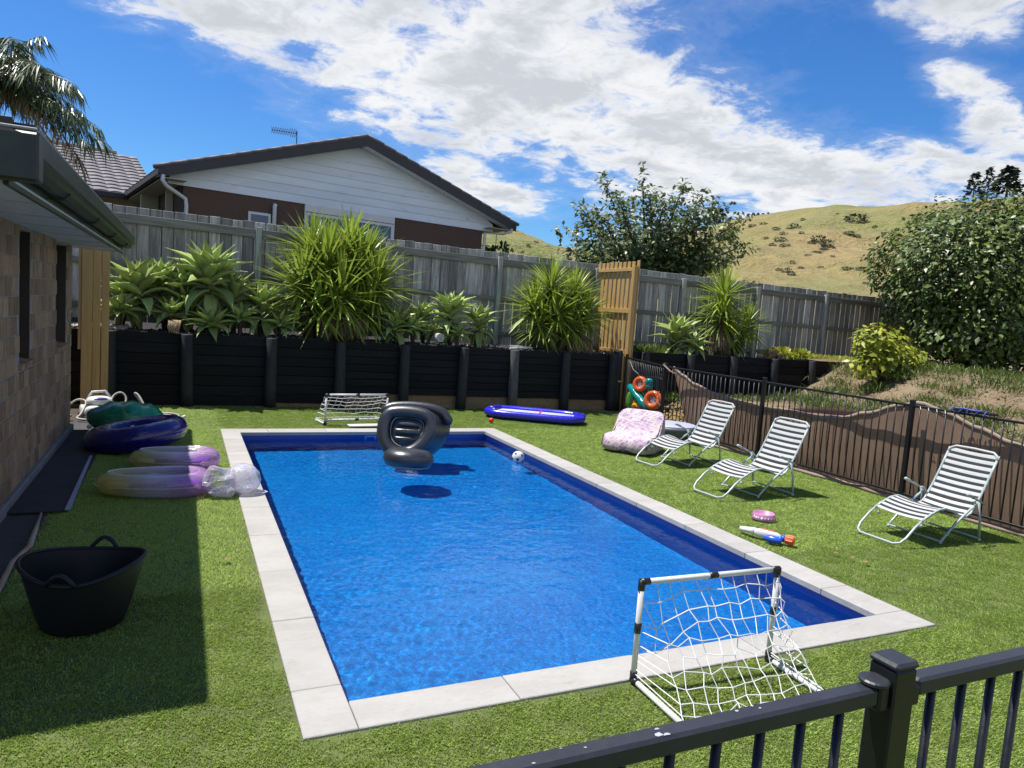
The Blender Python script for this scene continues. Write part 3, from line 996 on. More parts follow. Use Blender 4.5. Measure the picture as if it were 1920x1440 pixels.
def build_retaining():
    root = thing('retaining_wall', 'black stained timber retaining wall with round posts below the garden bed', 'retaining wall', (0, 9.9, 0))
    posts = [-3.85, -2.70, -1.56, -0.42, 0.89, 2.08, 3.26, 4.42, 5.53, 6.72, 7.85]
    prof_post = MB().lathe([(0.10, -0.1), (0.10, 0.3), (0.094, 0.8), (0.09, 1.18), (0.082, 1.195), (0.0, 1.197)], 14)
    pm = prof_post.mesh('post', 'post_stain_sunlit', True)
    pg = MB().lathe([(0.10, -0.1), (0.10, 0.3), (0.094, 0.8), (0.09, 1.18), (0.082, 1.195), (0.0, 1.197)], 14).mesh('post', 'grey_post', True)
    for i, x in enumerate(posts):
        inst(pg if abs(x - 5.53) < .1 else pm, 'post', root, (x, -0.03 + rnd.uniform(-.015, .015), 0), (rnd.uniform(-.015, .015), rnd.uniform(-.03, .03), rnd.uniform(0, 6)))
    nb = 7
    for i in range(len(posts) - 1):
        xa, xb = posts[i], posts[i + 1]
        if i >= 5:
            z0 = 0.25 - 0.01 * (i - 5)
        elif i == 4:
            z0 = 0.06
        else:
            z0 = 0.0
        h = (1.20 - z0) / nb
        bd = MB().bbox(-(xb - xa) / 2 + 0.003, (xb - xa) / 2 - 0.003, 0, 0.045, -h / 2 + 0.003, h / 2 - 0.003, 0.005).mesh('board', 'black_stain')
        for k in range(nb):
            inst(bd, 'board', root, ((xa + xb) / 2, 0.035 + rnd.uniform(-0.006, 0.010), z0 + h * (k + .5)), (rnd.uniform(-.01, .01), rnd.uniform(-.004, .004), rnd.uniform(-.005, .005)))
    # clay face and pale footing stones showing under the lowest boards
    def fc(u, v):
        x = -3.5 + 11.6 * u
        return (x, 0.085 - 0.05 * (1 - v) + 0.02 * nz(x, v, 1.0, 4.0), -0.05 + 0.33 * v)
    MB().grid(fc, 120, 8).build('clay_face', 'clay', root, smooth=True)
    MB().box(-3.9, 7.95, 0.088, 0.10, 0.27, 1.19).build('backing', 'black_stain', root)  # black sheet added to darken the gaps, where light would show through
    # continuation beyond the pine screen
    r2 = thing('retaining_wall', 'black retaining wall behind the pool fence, ending in the dirt bank', 'retaining wall', (8.2, 9.9, 0))
    px = [-0.22, 0.45, 1.7, 2.95, 4.2, 5.45]
    for x in px:
        inst(pm, 'post', r2, (x, -0.03, 0.09), (rnd.uniform(-.02, .02), rnd.uniform(-.02, .02), rnd.uniform(0, 6)))
    for i in range(len(px)):
        xa = px[i]
        xb = px[i + 1] if i + 1 < len(px) else xa + 0.6
        h = 0.185
        bd = MB().bbox(-(xb - xa) / 2 + .003, (xb - xa) / 2 - .003, 0, 0.045, -h / 2 + .003, h / 2 - .003, 0.005).mesh('board', 'black_stain')
        for k in range(6):
            inst(bd, 'board', r2, ((xa + xb) / 2, 0.035 + rnd.uniform(-.006, .01), 0.18 + h * (k + .5)))
    MB().box(-0.24, 6.0, 0.088, 0.10, -0.05, 1.26).build('backing', 'black_stain', r2)  # dark sheet added so no light shows between these boards


def fence_top(x):
    return 3.30 - 0.012 * (x + 2) if x < 6 else 3.204 - 0.0065 * (x - 6)


def build_back_fence():
    y0 = 11.3
    root = thing('paling_fence', 'weathered grey timber paling fence along the back of the garden', 'fence', (0, y0, 1.2))
    w = 0.188
    pal = [MB().bbox(-w / 2 + .004, w / 2 - .004, 0, 0.019, -1.0, 1.0, 0.005).mesh('paling', 'wood_grey') for _ in range(3)]
    x = -6.4
    i = 0
    while x < 19.2:
        zt = fence_top(x) - 1.2 + rnd.uniform(-0.012, 0.012)
        o = inst(pal[i % 3], 'paling', root, (x, 0.045 + rnd.uniform(0, .009), zt - 1.0), (rnd.uniform(-.004, .004), rnd.uniform(-.006, .006), rnd.uniform(-.03, .03)))
        x += w + rnd.choice((0.002, 0.004, 0.006, 0.010))
        i += 1
    posts = [-6.7, -4.2, -1.75, 0.74, 3.2, 5.66, 8.12, 10.6, 13.0, 15.46, 17.85]
    for a, b in zip(posts[:-1], posts[1:]):
        za, zb = fence_top(a) - 1.2, fence_top(b) - 1.2
        for dz, hh in ((-0.21, 0.075), (-1.0, 0.045), (-1.75, 0.045)):
            L = b - a
            mb = MB()
            mb.bbox(-L / 2 + .045, L / 2 - .045, -0.05, 0.0, -hh, hh, 0.004)
            mb.build('rail', 'wood_rail', root, loc=((a + b) / 2, 0.043, (za + zb) / 2 + dz), rot=(0, atan2(za - zb, L), 0))
    for p in posts:
        z = fence_top(p) - 1.2
        MB().bbox(-0.05, 0.05, -0.07, 0.03, -0.3, z - 0.10, 0.005).build('post', 'wood_post', root, loc=(p, 0.0, 0), rot=(0, rnd.uniform(-.01, .01), 0))


def build_screen():
    """Pine batten screen standing between the retaining wall and the back fence."""
    root = thing('batten_screen', 'new pine screen of upright battens beside the spiky plant', 'screen', (8.13, 9.78, 0))
    MB().bbox(-0.05, 0.05, -0.05, 0.05, 0, 3.10, 0.004).build('post', 'pine', root)
    n = 9
    for k in range(n):
        y = 0.12 + 1.36 * k / (n - 1)
        MB().bbox(-0.012, 0.012, -0.056, 0.056, 1.22 - 0.02 * k, 3.20, 0.003).build('batten', 'pine', root, loc=(0.035, y, 0))
    MB().bbox(-0.012, 0.012, -0.045, 0.045, 0.0, 3.22, 0.003).build('batten', 'pine', root, loc=(0.075, 0.0, 0))
    for z, h in ((3.03, 0.035), (2.15, 0.05), (1.27, 0.035)):
        MB().bbox(-0.045, 0.0, 0.053, 1.50, z - h, z + h, 0.003).build('rail', 'pine', root, loc=(0.02, 0, 0))
    MB().bbox(-0.02, 0.02, -0.03, 0.03, 0.0, 1.25, 0.003).build('batten', 'pine', root, loc=(-0.09, 0.045, 0))
    MB().bbox(-0.14, 0.0, -0.02, 0.02, 0.62, 0.66, 0.003).build('latch', 'pine', root, loc=(-0.06, -0.02, 0))
    # the matching timbers beside the house corner
    r = thing('timber_upright', 'thick pine upright of boards beside the brick house corner', 'post', (-1.82, 9.62, 0))
    MB().bbox(-0.07, 0.07, -0.045, 0.045, 0, 3.0, 0.004).build('board', 'pine', r, loc=(-0.02, 0, 0))
    MB().bbox(-0.05, 0.05, -0.03, 0.03, 0, 3.0, 0.004).build('board', 'pine', r, loc=(0.105, 0.035, 0))
    MB().bbox(-0.05, 0.05, -0.025, 0.025, 0, 3.0, 0.004).build('board', 'pine', r, loc=(0.215, 0.075, 0))
    MB().bbox(-0.02, 0.02, -0.05, 0.05, 0.9, 3.0, 0.004).build('board', 'pine', r, loc=(-0.115, 0.02, 0))


def build_house():
    """Our own brick house: the wall on the pool side, two slot windows, eave and gutter."""
    X = -1.80
    YA, YB = 1.55, 7.62
    root = thing('brick_house', 'tan brick house wall with narrow windows, grey soffit and dark gutter', 'house', (X, YA, 0))
    L = YB - YA
    wins = [(4.46 - YA, 4.95 - YA, 1.16, 2.33), (6.42 - YA, 7.20 - YA, 1.16, 2.33)]
    # backing wall with openings (mortar face 8 mm behind the brick faces)
    b = MB()
    ys = [0] + [v for w in wins for v in w[:2]] + [L]
    for i in range(len(ys) - 1):
        a, c = ys[i], ys[i + 1]
        if i % 2 == 0:
            b.box(-0.22, -0.008, a, c, 0.0, 2.5)
        else:
            b.box(-0.22, -0.008, a, c, 0.0, 1.15)
            b.box(-0.22, -0.008, a, c, 2.33, 2.5)
    # end walls and the far return, closing the building
    b.box(-7.0, -0.22, L - 0.21, L - 0.008, 0, 2.5)
    b.box(-7.0, -0.22, 0.008, 0.2, 0, 2.5)
    wall = b.build('wall', 'mortar', root)
    MB().bbox(-0.02, 0.035, 0, L + 0.03, -0.05, 0.085, 0.01).build('footing', 'concrete', root)
    ch, bl = 0.1665, 0.212
    bm = MB().bbox(-0.06, 0.0, -bl / 2 + .0075, bl / 2 - .0075, -ch / 2 + .0065, ch / 2 - .0065, 0.004).mesh('brick', 'brick_tan')
    rest = MB()
    row = 0
    z = 0.085
    while z < 2.36:
        off = 0.0 if row % 2 else bl / 2
        y = L - bl / 2 + off - 0.002
        while y > 0:
            zc = z + ch / 2
            blocked = any(w[0] - bl * 0.3 < y < w[1] + bl * 0.3 and w[2] - .02 < zc < w[3] + .1 for w in wins)
            if not blocked and y + bl / 2 <= L + bl / 2:
                yy = min(y, L - bl / 2)
                if y > L - bl / 2 + 0.01:
                    y -= bl
                    # half brick at the corner
                    hb = MB().bbox(-0.06, 0.0, -bl / 4 + .0055, bl / 4 - .0055, -ch / 2 + .0055, ch / 2 - .0055, 0.004)
                    hb.build('brick', 'brick_tan', wall, loc=(rnd.uniform(-.002, .002), L - bl / 4, zc))
                    continue
                if y > 1.75:
                    inst(bm, 'brick', wall, (rnd.uniform(-.0025, .0025), y, zc), (0, 0, rnd.uniform(-.006, .006)))
                else:
                    rest.bbox(-0.06, 0.0, y - bl / 2 + .0055, y + bl / 2 - .0055, z + .0055, z + ch - .0055, 0.004)
            y -= bl
        z += ch
        row += 1
    tag(rest.build('brick', 'brick_tan', wall), kind='stuff')
    for (a, c, z0, z1) in wins:
        w = MB().box(-0.16, -0.125, a, c, z0, z1).build('window', 'window_dark', root)
        fr = MB()
        fr.box(-0.145, -0.105, a, a + .04, z0 + .04, z1).box(-0.145, -0.105, c - .04, c, z0 + .04, z1).box(-0.145, -0.104, a, c, z0, z0 + .04)
        fr.build('frame', 'gutter', w)
        for ya in (a - .001, c - .011):
            MB().box(-0.104, -0.012, ya, ya + .012, z0 + .001, z1).build('reveal', 'dark_brown', w)  # thin dark liner added over each side of the opening
        for k in range(5 if c - a < .6 else 7):
            n = 5 if c - a < .6 else 7
            ya = a - .03 + (c - a + .06) * k / n
            MB().bbox(-0.11, 0.03, ya + .004, ya + (c - a + .06) / n - .004, -0.055, 0.0, 0.005).build('sill', 'brick_tan', w, loc=(0, 0, z0 + 0.0), rot=(0, 0.18, 0))
    # soffit, fascia, gutter along the pool side and returning across the near end
    GX, YN, YE = 0.66, 1.05 - YA, 8.22 - YA       # gutter lip, near end, far end (local)
    MB().box(-7.0, 0.53, YN + 0.14, YE - 0.02, 2.36, 2.372).build('soffit', 'soffit', root)
    for k in range(8):
        y = YN + 0.2 + k * 0.98
        MB().box(-0.005, 0.52, y, y + 0.02, 2.352, 2.3595).build('soffit_batten', 'soffit', root)
    MB().bbox(0.50, 0.525, YN + 0.1, YE, 2.335, 2.56, 0.003).build('fascia', 'gutter', root)
    def gut(prof, length):
        vs, fs = [], []
        n = len(prof)
        for t in (0, length):
            for (a, z) in prof:
                vs.append((a, t, z))
        for i in range(n - 1):
            fs.append((i, i + 1, n + i + 1, n + i))
        fs.append(tuple(range(n)))
        fs.append(tuple(reversed(range(n, 2 * n))))
        return MB().add(vs, fs)
    prof = [(0.53, 2.56), (0.53, 2.43), (0.545, 2.415), (0.60, 2.412), (0.625, 2.44), (0.635, 2.47), (0.655, 2.485), (0.66, 2.575), (0.648, 2.58), (0.645, 2.50),
            (0.62, 2.46), (0.59, 2.43), (0.545, 2.435), (0.54, 2.56)]
    gut(prof, YE - YN - 0.0).build('gutter', 'gutter', root, loc=(0, YN, 0))
    MB().tube([(0.657, YN - 0.0, 2.582), (0.657, YE, 2.582)], 0.006, 6).build('gutter_lip', 'gutter_edge', root)
    # brackets
    for k in range(4):
        y = YN + 1.2 + 1.7 * k
        MB().tube([(0.53, y, 2.40), (0.56, y, 2.402), (0.61, y, 2.405), (0.637, y, 2.44)], 0.008, 6).build('bracket', 'gutter', root)
    # near end: barge gutter running away from the pool
    MB().bbox(-7.0, 0.665, YN - 0.05, YN + 0.08, 2.35, 2.57, 0.01).build('barge', 'gutter', root)
    MB().tube([(-7.0, YN - 0.055, 2.582), (0.66, YN - 0.055, 2.582)], 0.007, 6).build('gutter_lip', 'gutter_edge', root)
    # roof plane above
    MB().add([(0.6, YN - .05, 2.56), (0.6, YE, 2.56), (-3.2, YE, 3.75), (-3.2, YN - .05, 3.75), (-7.0, YE, 2.56), (-7.0, YN - .05, 2.56)],
             [(0, 1, 2, 3), (3, 2, 4, 5), (0, 3, 5), (1, 4, 2)]).build('roof', 'nb_roof', root)


def build_neighbour():
    A = radians(10.5)
    root = thing('gable_house', 'brown brick house with white weatherboard gable and dark roof behind the fence', 'house', (2.0, 16.0, 1.2), A)
    G = 1.2
    EL, ER, AP = -3.22, 6.50, 1.66            # eave ends and apex along the gable
    ZE, ZA = 4.56 - G, 6.17 - G
    slope = (ZA - ZE) / (AP - EL)
    roof_z = lambda s: ZA - slope * abs(s - AP)
    WL, WR, ZB = -2.62, 5.60, 4.30 - G
    D = 9.0
    # brick walls
    wall = MB().box(WL, WR, 0.0, 0.2, -0.6, ZB + 0.02)
    wall.box(WL, WL + 0.2, 0.2, D, -0.6, ZB + .12).box(WR - 0.2, WR, 0.2, D, -0.6, ZB + .12).box(WL, WR, D, D + .2, -0.6, ZB)
    wall.build('wall', 'nb_brick', root)
    # weatherboards: one piece each, lapped
    h = 0.205
    z = ZB
    k = 0
    while z < ZA - 0.25:
        zt = z + h
        sl = lambda zz: (max(WL - 0.35, AP - (ZA - 0.16 - zz) / slope), min(WR + 0.35, AP + (ZA - 0.16 - zz) / slope))
        a0, b0 = sl(z)
        a1, b1 = sl(zt)
        if b1 - a1 < 0.05:
            a1 = b1 = AP
        y0, y1 = -0.035, -0.012
        MB().add([(a0, y0, z), (b0, y0, z), (b1, y1, zt + .01), (a1, y1, zt + .01), (a0, 0.0, z), (b0, 0.0, z), (b1, 0.0, zt + .01), (a1, 0.0, zt + .01)],
                 [(0, 1, 2, 3), (4, 7, 6, 5), (0, 4, 5, 1), (1, 5, 6, 2), (2, 6, 7, 3), (3, 7, 4, 0)]).build('weatherboard', 'nb_board', root)
        z += h
    # roof slopes (tile sheet), barge boards, ridge and barge caps
    OV = -0.42
    for sgn, E in ((-1, EL), (1, ER)):
        n = 26
        def fr(u, v, E=E, sgn=sgn):
            s = AP + (E - AP) * u
            return (s, OV + (D + 0.8) * v, roof_z(s) + 0.012 * (1 - (u * n) % 1.0) + 0.012 * sin(v * 190))
        MB().grid(fr, 80, 60).build('roof', 'nb_roof', root)
        L = sqrt((E - AP) ** 2 + (roof_z(E) - ZA) ** 2)
        ang = atan2(roof_z(E) - ZA, E - AP)
        MB().add([(AP, OV - .03, ZA + .02), (E, OV - .03, roof_z(E) + .02), (E, OV - .03, roof_z(E) - .21), (AP, OV - .03, ZA - .235),
                  (AP, OV, ZA + .02), (E, OV, roof_z(E) + .02), (E, OV, roof_z(E) - .21), (AP, OV, ZA - .235)],
                 [(0, 1, 2, 3), (4, 7, 6, 5), (0, 4, 5, 1), (3, 2, 6, 7), (1, 5, 6, 2)]).build('barge_board', 'nb_barge', root)
        # soffit under the barge overhang
        MB().add([(AP, OV, ZA - .2), (E, OV, roof_z(E) - .18), (E, -0.04, roof_z(E) - .18), (AP, -0.04, ZA - .2)], [(0, 1, 2, 3)]).build('soffit', 'nb_board', root)
        m = 14
        for k in range(m):
            t0, t1 = k / m, (k + 1) / m
            pa = Vector((AP + (E - AP) * t0, OV - 0.0, 0)); pa.z = roof_z(pa.x) + .035
            pb = Vector((AP + (E - AP) * (t1 + .02), OV - 0.0, 0)); pb.z = roof_z(pb.x) + .035
            MB().tube([pa, pb], [0.045, 0.052], 8).build('barge_cap', 'nb_roof', root, smooth=True)
        # eave: gutter, fascia, soffit
        zz = roof_z(E)
        MB().bbox(min(E, E - sgn * .12), max(E, E - sgn * .12), OV - .06, D + .3, zz - .14, zz - .005, 0.01).build('gutter', 'nb_barge', root)
        a, c = sorted((E - sgn * .1, (WL if sgn < 0 else WR)))
        MB().box(a, c, OV, D, zz - .20, zz - .185).build('eave_soffit', 'nb_cream', root)
    # window with white frame, header and panes
    wn = MB().bbox(0.22, 2.72, -0.05, -0.005, 2.90 - G + 0.2, 4.30 - G, 0.004).build('window', 'nb_white', root)
    for a, c in ((0.32, 1.44), (1.52, 2.62)):
        MB().box(a, c, -0.056, -0.052, 3.15 - G, 4.03 - G).build('pane', 'nb_glass', wn)
        MB().bbox(a - .03, c + .03, -0.062, -0.05, 4.03 - G, 4.075 - G, 0.003).build('frame', 'nb_white', wn)
    MB().box(0.24, 2.70, -0.054, -0.051, 4.10 - G, 4.118 - G).build('frame', 'nb_barge', wn)
    w2 = MB().bbox(-1.16, -0.62, -0.04, -0.002, 3.3 - G, 3.93 - G, 0.004).build('window', 'nb_white', root)
    MB().box(-1.10, -0.68, -0.046, -0.042, 3.36 - G, 3.87 - G).build('pane', 'nb_glass', w2)
    # vent pipe, downpipe from the gutter, second elbow on the far corner
    MB().tube([(-0.55, -0.09, 3.0 - G), (-0.55, -0.09, 4.13 - G), (-0.53, -0.09, 4.18 - G)], 0.05, 10).build('vent_pipe', 'nb_white', root, smooth=True)
    MB().tube([(-3.12, OV - .02, roof_z(EL) - .14), (-3.13, OV - .02, roof_z(EL) - .26), (-3.05, OV + .02, roof_z(EL) - .36), (-2.72, -0.08, roof_z(EL) - .48),
               (-2.58, -0.07, roof_z(EL) - .56), (-2.56, -0.07, roof_z(EL) - .70), (-2.56, -0.07, 0.3)], 0.045, 10).build('downpipe', 'nb_white', root, smooth=True)
    MB().tube([(6.36, OV, roof_z(ER) - .14), (6.36, OV, roof_z(ER) - .22), (6.2, OV + .2, roof_z(ER) - .30), (5.66, -0.05, roof_z(ER) - .34), (5.65, -0.05, 1.0)], 0.045, 10).build('downpipe', 'nb_white', root, smooth=True)
    # cream porch corner under the left eave
    MB().box(-3.05, WL - .02, 3.2, 3.4, 0, 3.2).build('porch_wall', 'nb_cream', root)
    MB().box(-2.78, WL - .01, 1.2, 1.35, 0, 3.2).build('porch_post', 'nb_cream', root)
    # side wing with tiled roof: one course of tiles per piece
    s0, s1, t0, t1 = -12.5, -2.3, 5.2, 10.2
    z0, z1 = 4.50 - G, 6.35 - G
    nc = 13
    for k in range(nc):
        ta, tb = t0 + (t1 - t0) * k / nc, t0 + (t1 - t0) * (k + 1) / nc
        za, zb = z0 + (z1 - z0) * k / nc, z0 + (z1 - z0) * (k + 1) / nc
        mb = MB()
        n = 190
        vs = []
        for i in range(n):
            s = s0 + (s1 - s0) * i / (n - 1)
            wv = 0.028 * abs(sin(s * pi / 0.36)) ** 0.8
            vs += [(s, ta - .02, za - 0.005), (s, ta - .02, za + 0.03 + wv), (s, tb + .02, zb + 0.012 + wv * .6)]
        fs = []
        for i in range(n - 1):
            a = i * 3
            fs += [(a, a + 3, a + 4, a + 1), (a + 1, a + 4, a + 5, a + 2)]
        mb.add(vs, fs).build('tile_course', 'nb_roof', root)
    MB().tube([(s0, t1, z1 + .02), (s1 - .6, t1, z1 + .02)], 0.11, 8).build('ridge', 'nb_roof', root)
    MB().bbox(s0, -3.1, t0 - .14, t0 - .02, z0 - .15, z0 + .01, 0.01).build('gutter', 'nb_barge', root)
    MB().box(s0, -2.9, t0 - .02, t0 + .5, z0 - .16, z0 - .14).build('eave_soffit', 'nb_cream', root)
    MB().box(s0, -2.6, t0 + .5, t0 + .7, -0.5, z0 + .10).build('wing_wall', 'nb_cream', root)
    # television aerial on the ridge side
    p = at(556, 268, y=18.5)
    r = thing('tv_aerial', 'spiky television aerial on the roof of the gable house', 'aerial', (p.x, p.y, p.z - 0.1))
    MB().tube([(0, 0, 0), (0, 0, 0.42)], 0.014, 6).build('mast', 'metal_dark', r)
    d = (at(505, 246, y=18.5) - at(553, 252, y=18.5))
    MB().tube([(0, 0, 0.36), (d.x, d.y, 0.36 + d.z * .4)], 0.009, 6).build('boom', 'metal_dark', r)
    for k in range(11):
        t = 0.06 + 0.92 * k / 10
        hh = 0.10 if k < 8 else 0.13
        c = Vector((d.x * (1.02 - t), d.y * (1.02 - t), 0.36 + d.z * .4 * (1 - t)))
        for a in (-1, 1):
            MB().tube([c + Vector((-.03 * a, -.05, -hh)), c, c + Vector((.03 * a, .05, hh))], 0.006, 5).build('element', 'metal_dark', r)
    p = at(933, 410, y=24)
    r = thing('tv_aerial', 'tiny distant aerial standing above the low end of the gable roof', 'aerial', (p.x, p.y, p.z))
    MB().tube([(0, 0, -2), (0, 0, 0.28)], 0.014, 6).build('mast', 'metal_dark', r)
    MB().tube([(-0.1, 0, 0.26), (0.1, 0, 0.26)], 0.012, 6).build('boom', 'metal_dark', r)
    # brown outbuilding with a pale roof seen over our gutter
    p = at(66, 262, y=13.0)
    r = thing('outbuilding', 'dark brown outbuilding with pale metal roof beneath the palm', 'building', (p.x, 13.0, 1.2))
    zt = p.z - 1.2
    MB().box(-4.0, 0.0, 0.0, 3.0, 0.0, zt + 0.26).build('wall', 'dark_brown', r)
    def ro(u, v):
        x = -4.2 + 3.85 * u
        return (x, -0.25 + 3.5 * v, zt + 0.28 + 0.30 * (1 - u) + 0.20 * v + 0.012 * sin(v * 90))
    MB().grid(ro, 20, 90).build('roof', 'roof_metal', r)
    MB().bbox(-4.2, -0.3, -0.26, -0.22, zt + .16, zt + .30, .003).build('fascia', 'dark_brown', r)


build_retaining()
build_back_fence()
build_screen()
build_house()
build_neighbour()

# ================================================================== PLANTS


def agave_leaf_meshes():
    out = []
    for v, (bendy, wid) in enumerate(((0.10, 0.29), (0.22, 0.33), (0.40, 0.32))):
        vs, fs = [], []
        n = 9
        for i in range(n):
            t = i / (n - 1)
            w = wid * (0.35 + 0.65 * sin(pi * min(1, t * 0.95 + 0.08)) ** 0.8) * (1 - t ** 5) * (1.0 if t < .6 else 1 - (t - .6) ** 1.5 * 1.6)
            w = max(w, 0.0015)
            x = t
            z = bendy * sin(t * 1.9) * 0.5 - bendy * 1.1 * t * t
            ch = 0.30 * w
            th = 0.012 * (1 - t) + 0.002
            vs += [(x, -w / 2, z + ch), (x, -w * .22, z + .01), (x, 0, z), (x, w * .22, z + .01), (x, w / 2, z + ch), (x, w * .2, z - th), (x, -w * .2, z - th)]
        for i in range(n - 1):
            a, b = i * 7, (i + 1) * 7
            for k in range(7):
                fs.append((a + k, b + k, b + (k + 1) % 7, a + (k + 1) % 7))
        out.append(MB().add(vs, fs).mesh('leaf', 'agave', True))
    return out


AGL = agave_leaf_meshes()


def agave(px, py, y, size, label, n=22, zbed=1.18, lean=(0, 0), low=False, yb=None):
    c = at(px, py, y=y)
    yb = y if yb is None else yb
    r = thing('agave', label, 'agave', (c.x, c.y, zbed), group='agaves in the raised bed')
    rr = random.Random(int(px * 7 + py))
    hz = max(0.02, c.z - zbed)
    bend = rr.uniform(-.1, .1)
    MB().tube([(bend, .05, -0.05), (bend * .6, 0.03, hz * .5), (0, 0, hz), (0, 0, hz + .06 * size)], [.05 * size + .02, .05 * size + .015, .06 * size + .01, .03], 9).build('stem', 'agave_stem', r, smooth=True)
    n = n + 9
    for k in range(n):
        t = k / (n - 1)
        az = k * 2.39996 + rr.uniform(-.15, .15)
        elev = radians(86 - 62 * (t / .7)) if t < .7 else radians(24 - 95 * (t - .7) / .3)
        elev += rr.uniform(-.1, .1)
        if low:
            elev = radians(70 - 95 * t) + rr.uniform(-.1, .1)
        ln = size * (0.62 + 0.42 * sin(pi * (0.15 + 0.75 * t))) * rr.uniform(.9, 1.08)
        me = AGL[0] if t < .35 else (AGL[1] if t < .75 else AGL[2])
        q = (Matrix.Rotation(lean[0], 4, 'X') @ Matrix.Rotation(lean[1], 4, 'Y') @ Matrix.Rotation(az, 4, 'Z') @ Matrix.Rotation(-elev, 4, 'Y') @ Matrix.Rotation(rr.uniform(-.25, .25), 4, 'X'))
        o = inst(me, 'leaf', r, (0.02 * cos(az), 0.02 * sin(az), hz - 0.02 + .05 * size * (1 - t) - (max(0, t - .65) * 0.9 * size if hz > .3 else 0)), q.to_euler(), (ln, ln * 1.12, ln))
    return r


agave(262, 548, 10.45, 0.64, 'agave with broad upright leaves nearest the house corner', 20, lean=(0, -.12))
agave(300, 540, 10.85, 0.60, 'agave half hidden between the corner agave and the tallest one', 18)
agave(392, 528, 10.35, 0.76, 'largest and tallest agave, its rosette high before the grey fence', 30)
agave(350, 575, 10.6, 0.46, 'agave rosette in shade under the tallest agave', 16)
agave(492, 580, 10.4, 0.57, 'agave with drooping pale leaves beside the big spiky yucca', 24)
agave(396, 612, 10.12, 0.46, 'dark green agave hanging over the retaining wall in shade', 16, low=True)
agave(525, 612, 10.3, 0.42, 'small low agave under the pale one, next to the big yucca', 16, low=True)
agave(742, 612, 10.15, 0.48, 'blue green agave leaning over the wall right under the big yucca', 18, lean=(.2, 0))
agave(792, 600, 10.55, 0.46, 'short agave with yellowish leaf tips in the middle of the bed', 18)
agave(845, 592, 10.35, 0.57, 'bright full agave rosette in the middle of the bed', 26)
agave(898, 610, 10.4, 0.50, 'agave at the end of the middle clump by the white rubble', 22)
agave(858, 628, 10.15, 0.32, 'little shaded agave spilling over the wall under the bright rosette', 14, low=True)
agave(812, 622, 10.2, 0.28, 'tiny agave offset beside the cut log', 12, low=True)
agave(1268, 638, 10.35, 0.71, 'agave with long glossy leaves past the pine screen', 22)
agave(1300, 652, 10.15, 0.50, 'low agave leaning over the wall past the pine screen', 16, low=True)

agave(225, 585, 10.3, 0.46, 'low agave at the very start of the bed beside the pine upright', 14, low=True)
agave(320, 592, 10.35, 0.44, 'shaded low agave between the corner agave and the hanging one', 14, low=True)
agave(450, 600, 10.3, 0.44, 'shaded low agave between the hanging one and the pale one', 14, low=True)

agave(345, 545, 10.7, 0.58, 'broad agave filling the gap just behind the tallest one', 20)
agave(438, 560, 10.55, 0.56, 'broad agave between the tallest one and the pale drooping one', 20)
agave(238, 560, 10.75, 0.56, 'agave behind the corner agave, close against the grey fence', 18)
agave(770, 618, 10.3, 0.42, 'broad low agave between the blue green one and the short one', 16, low=True)


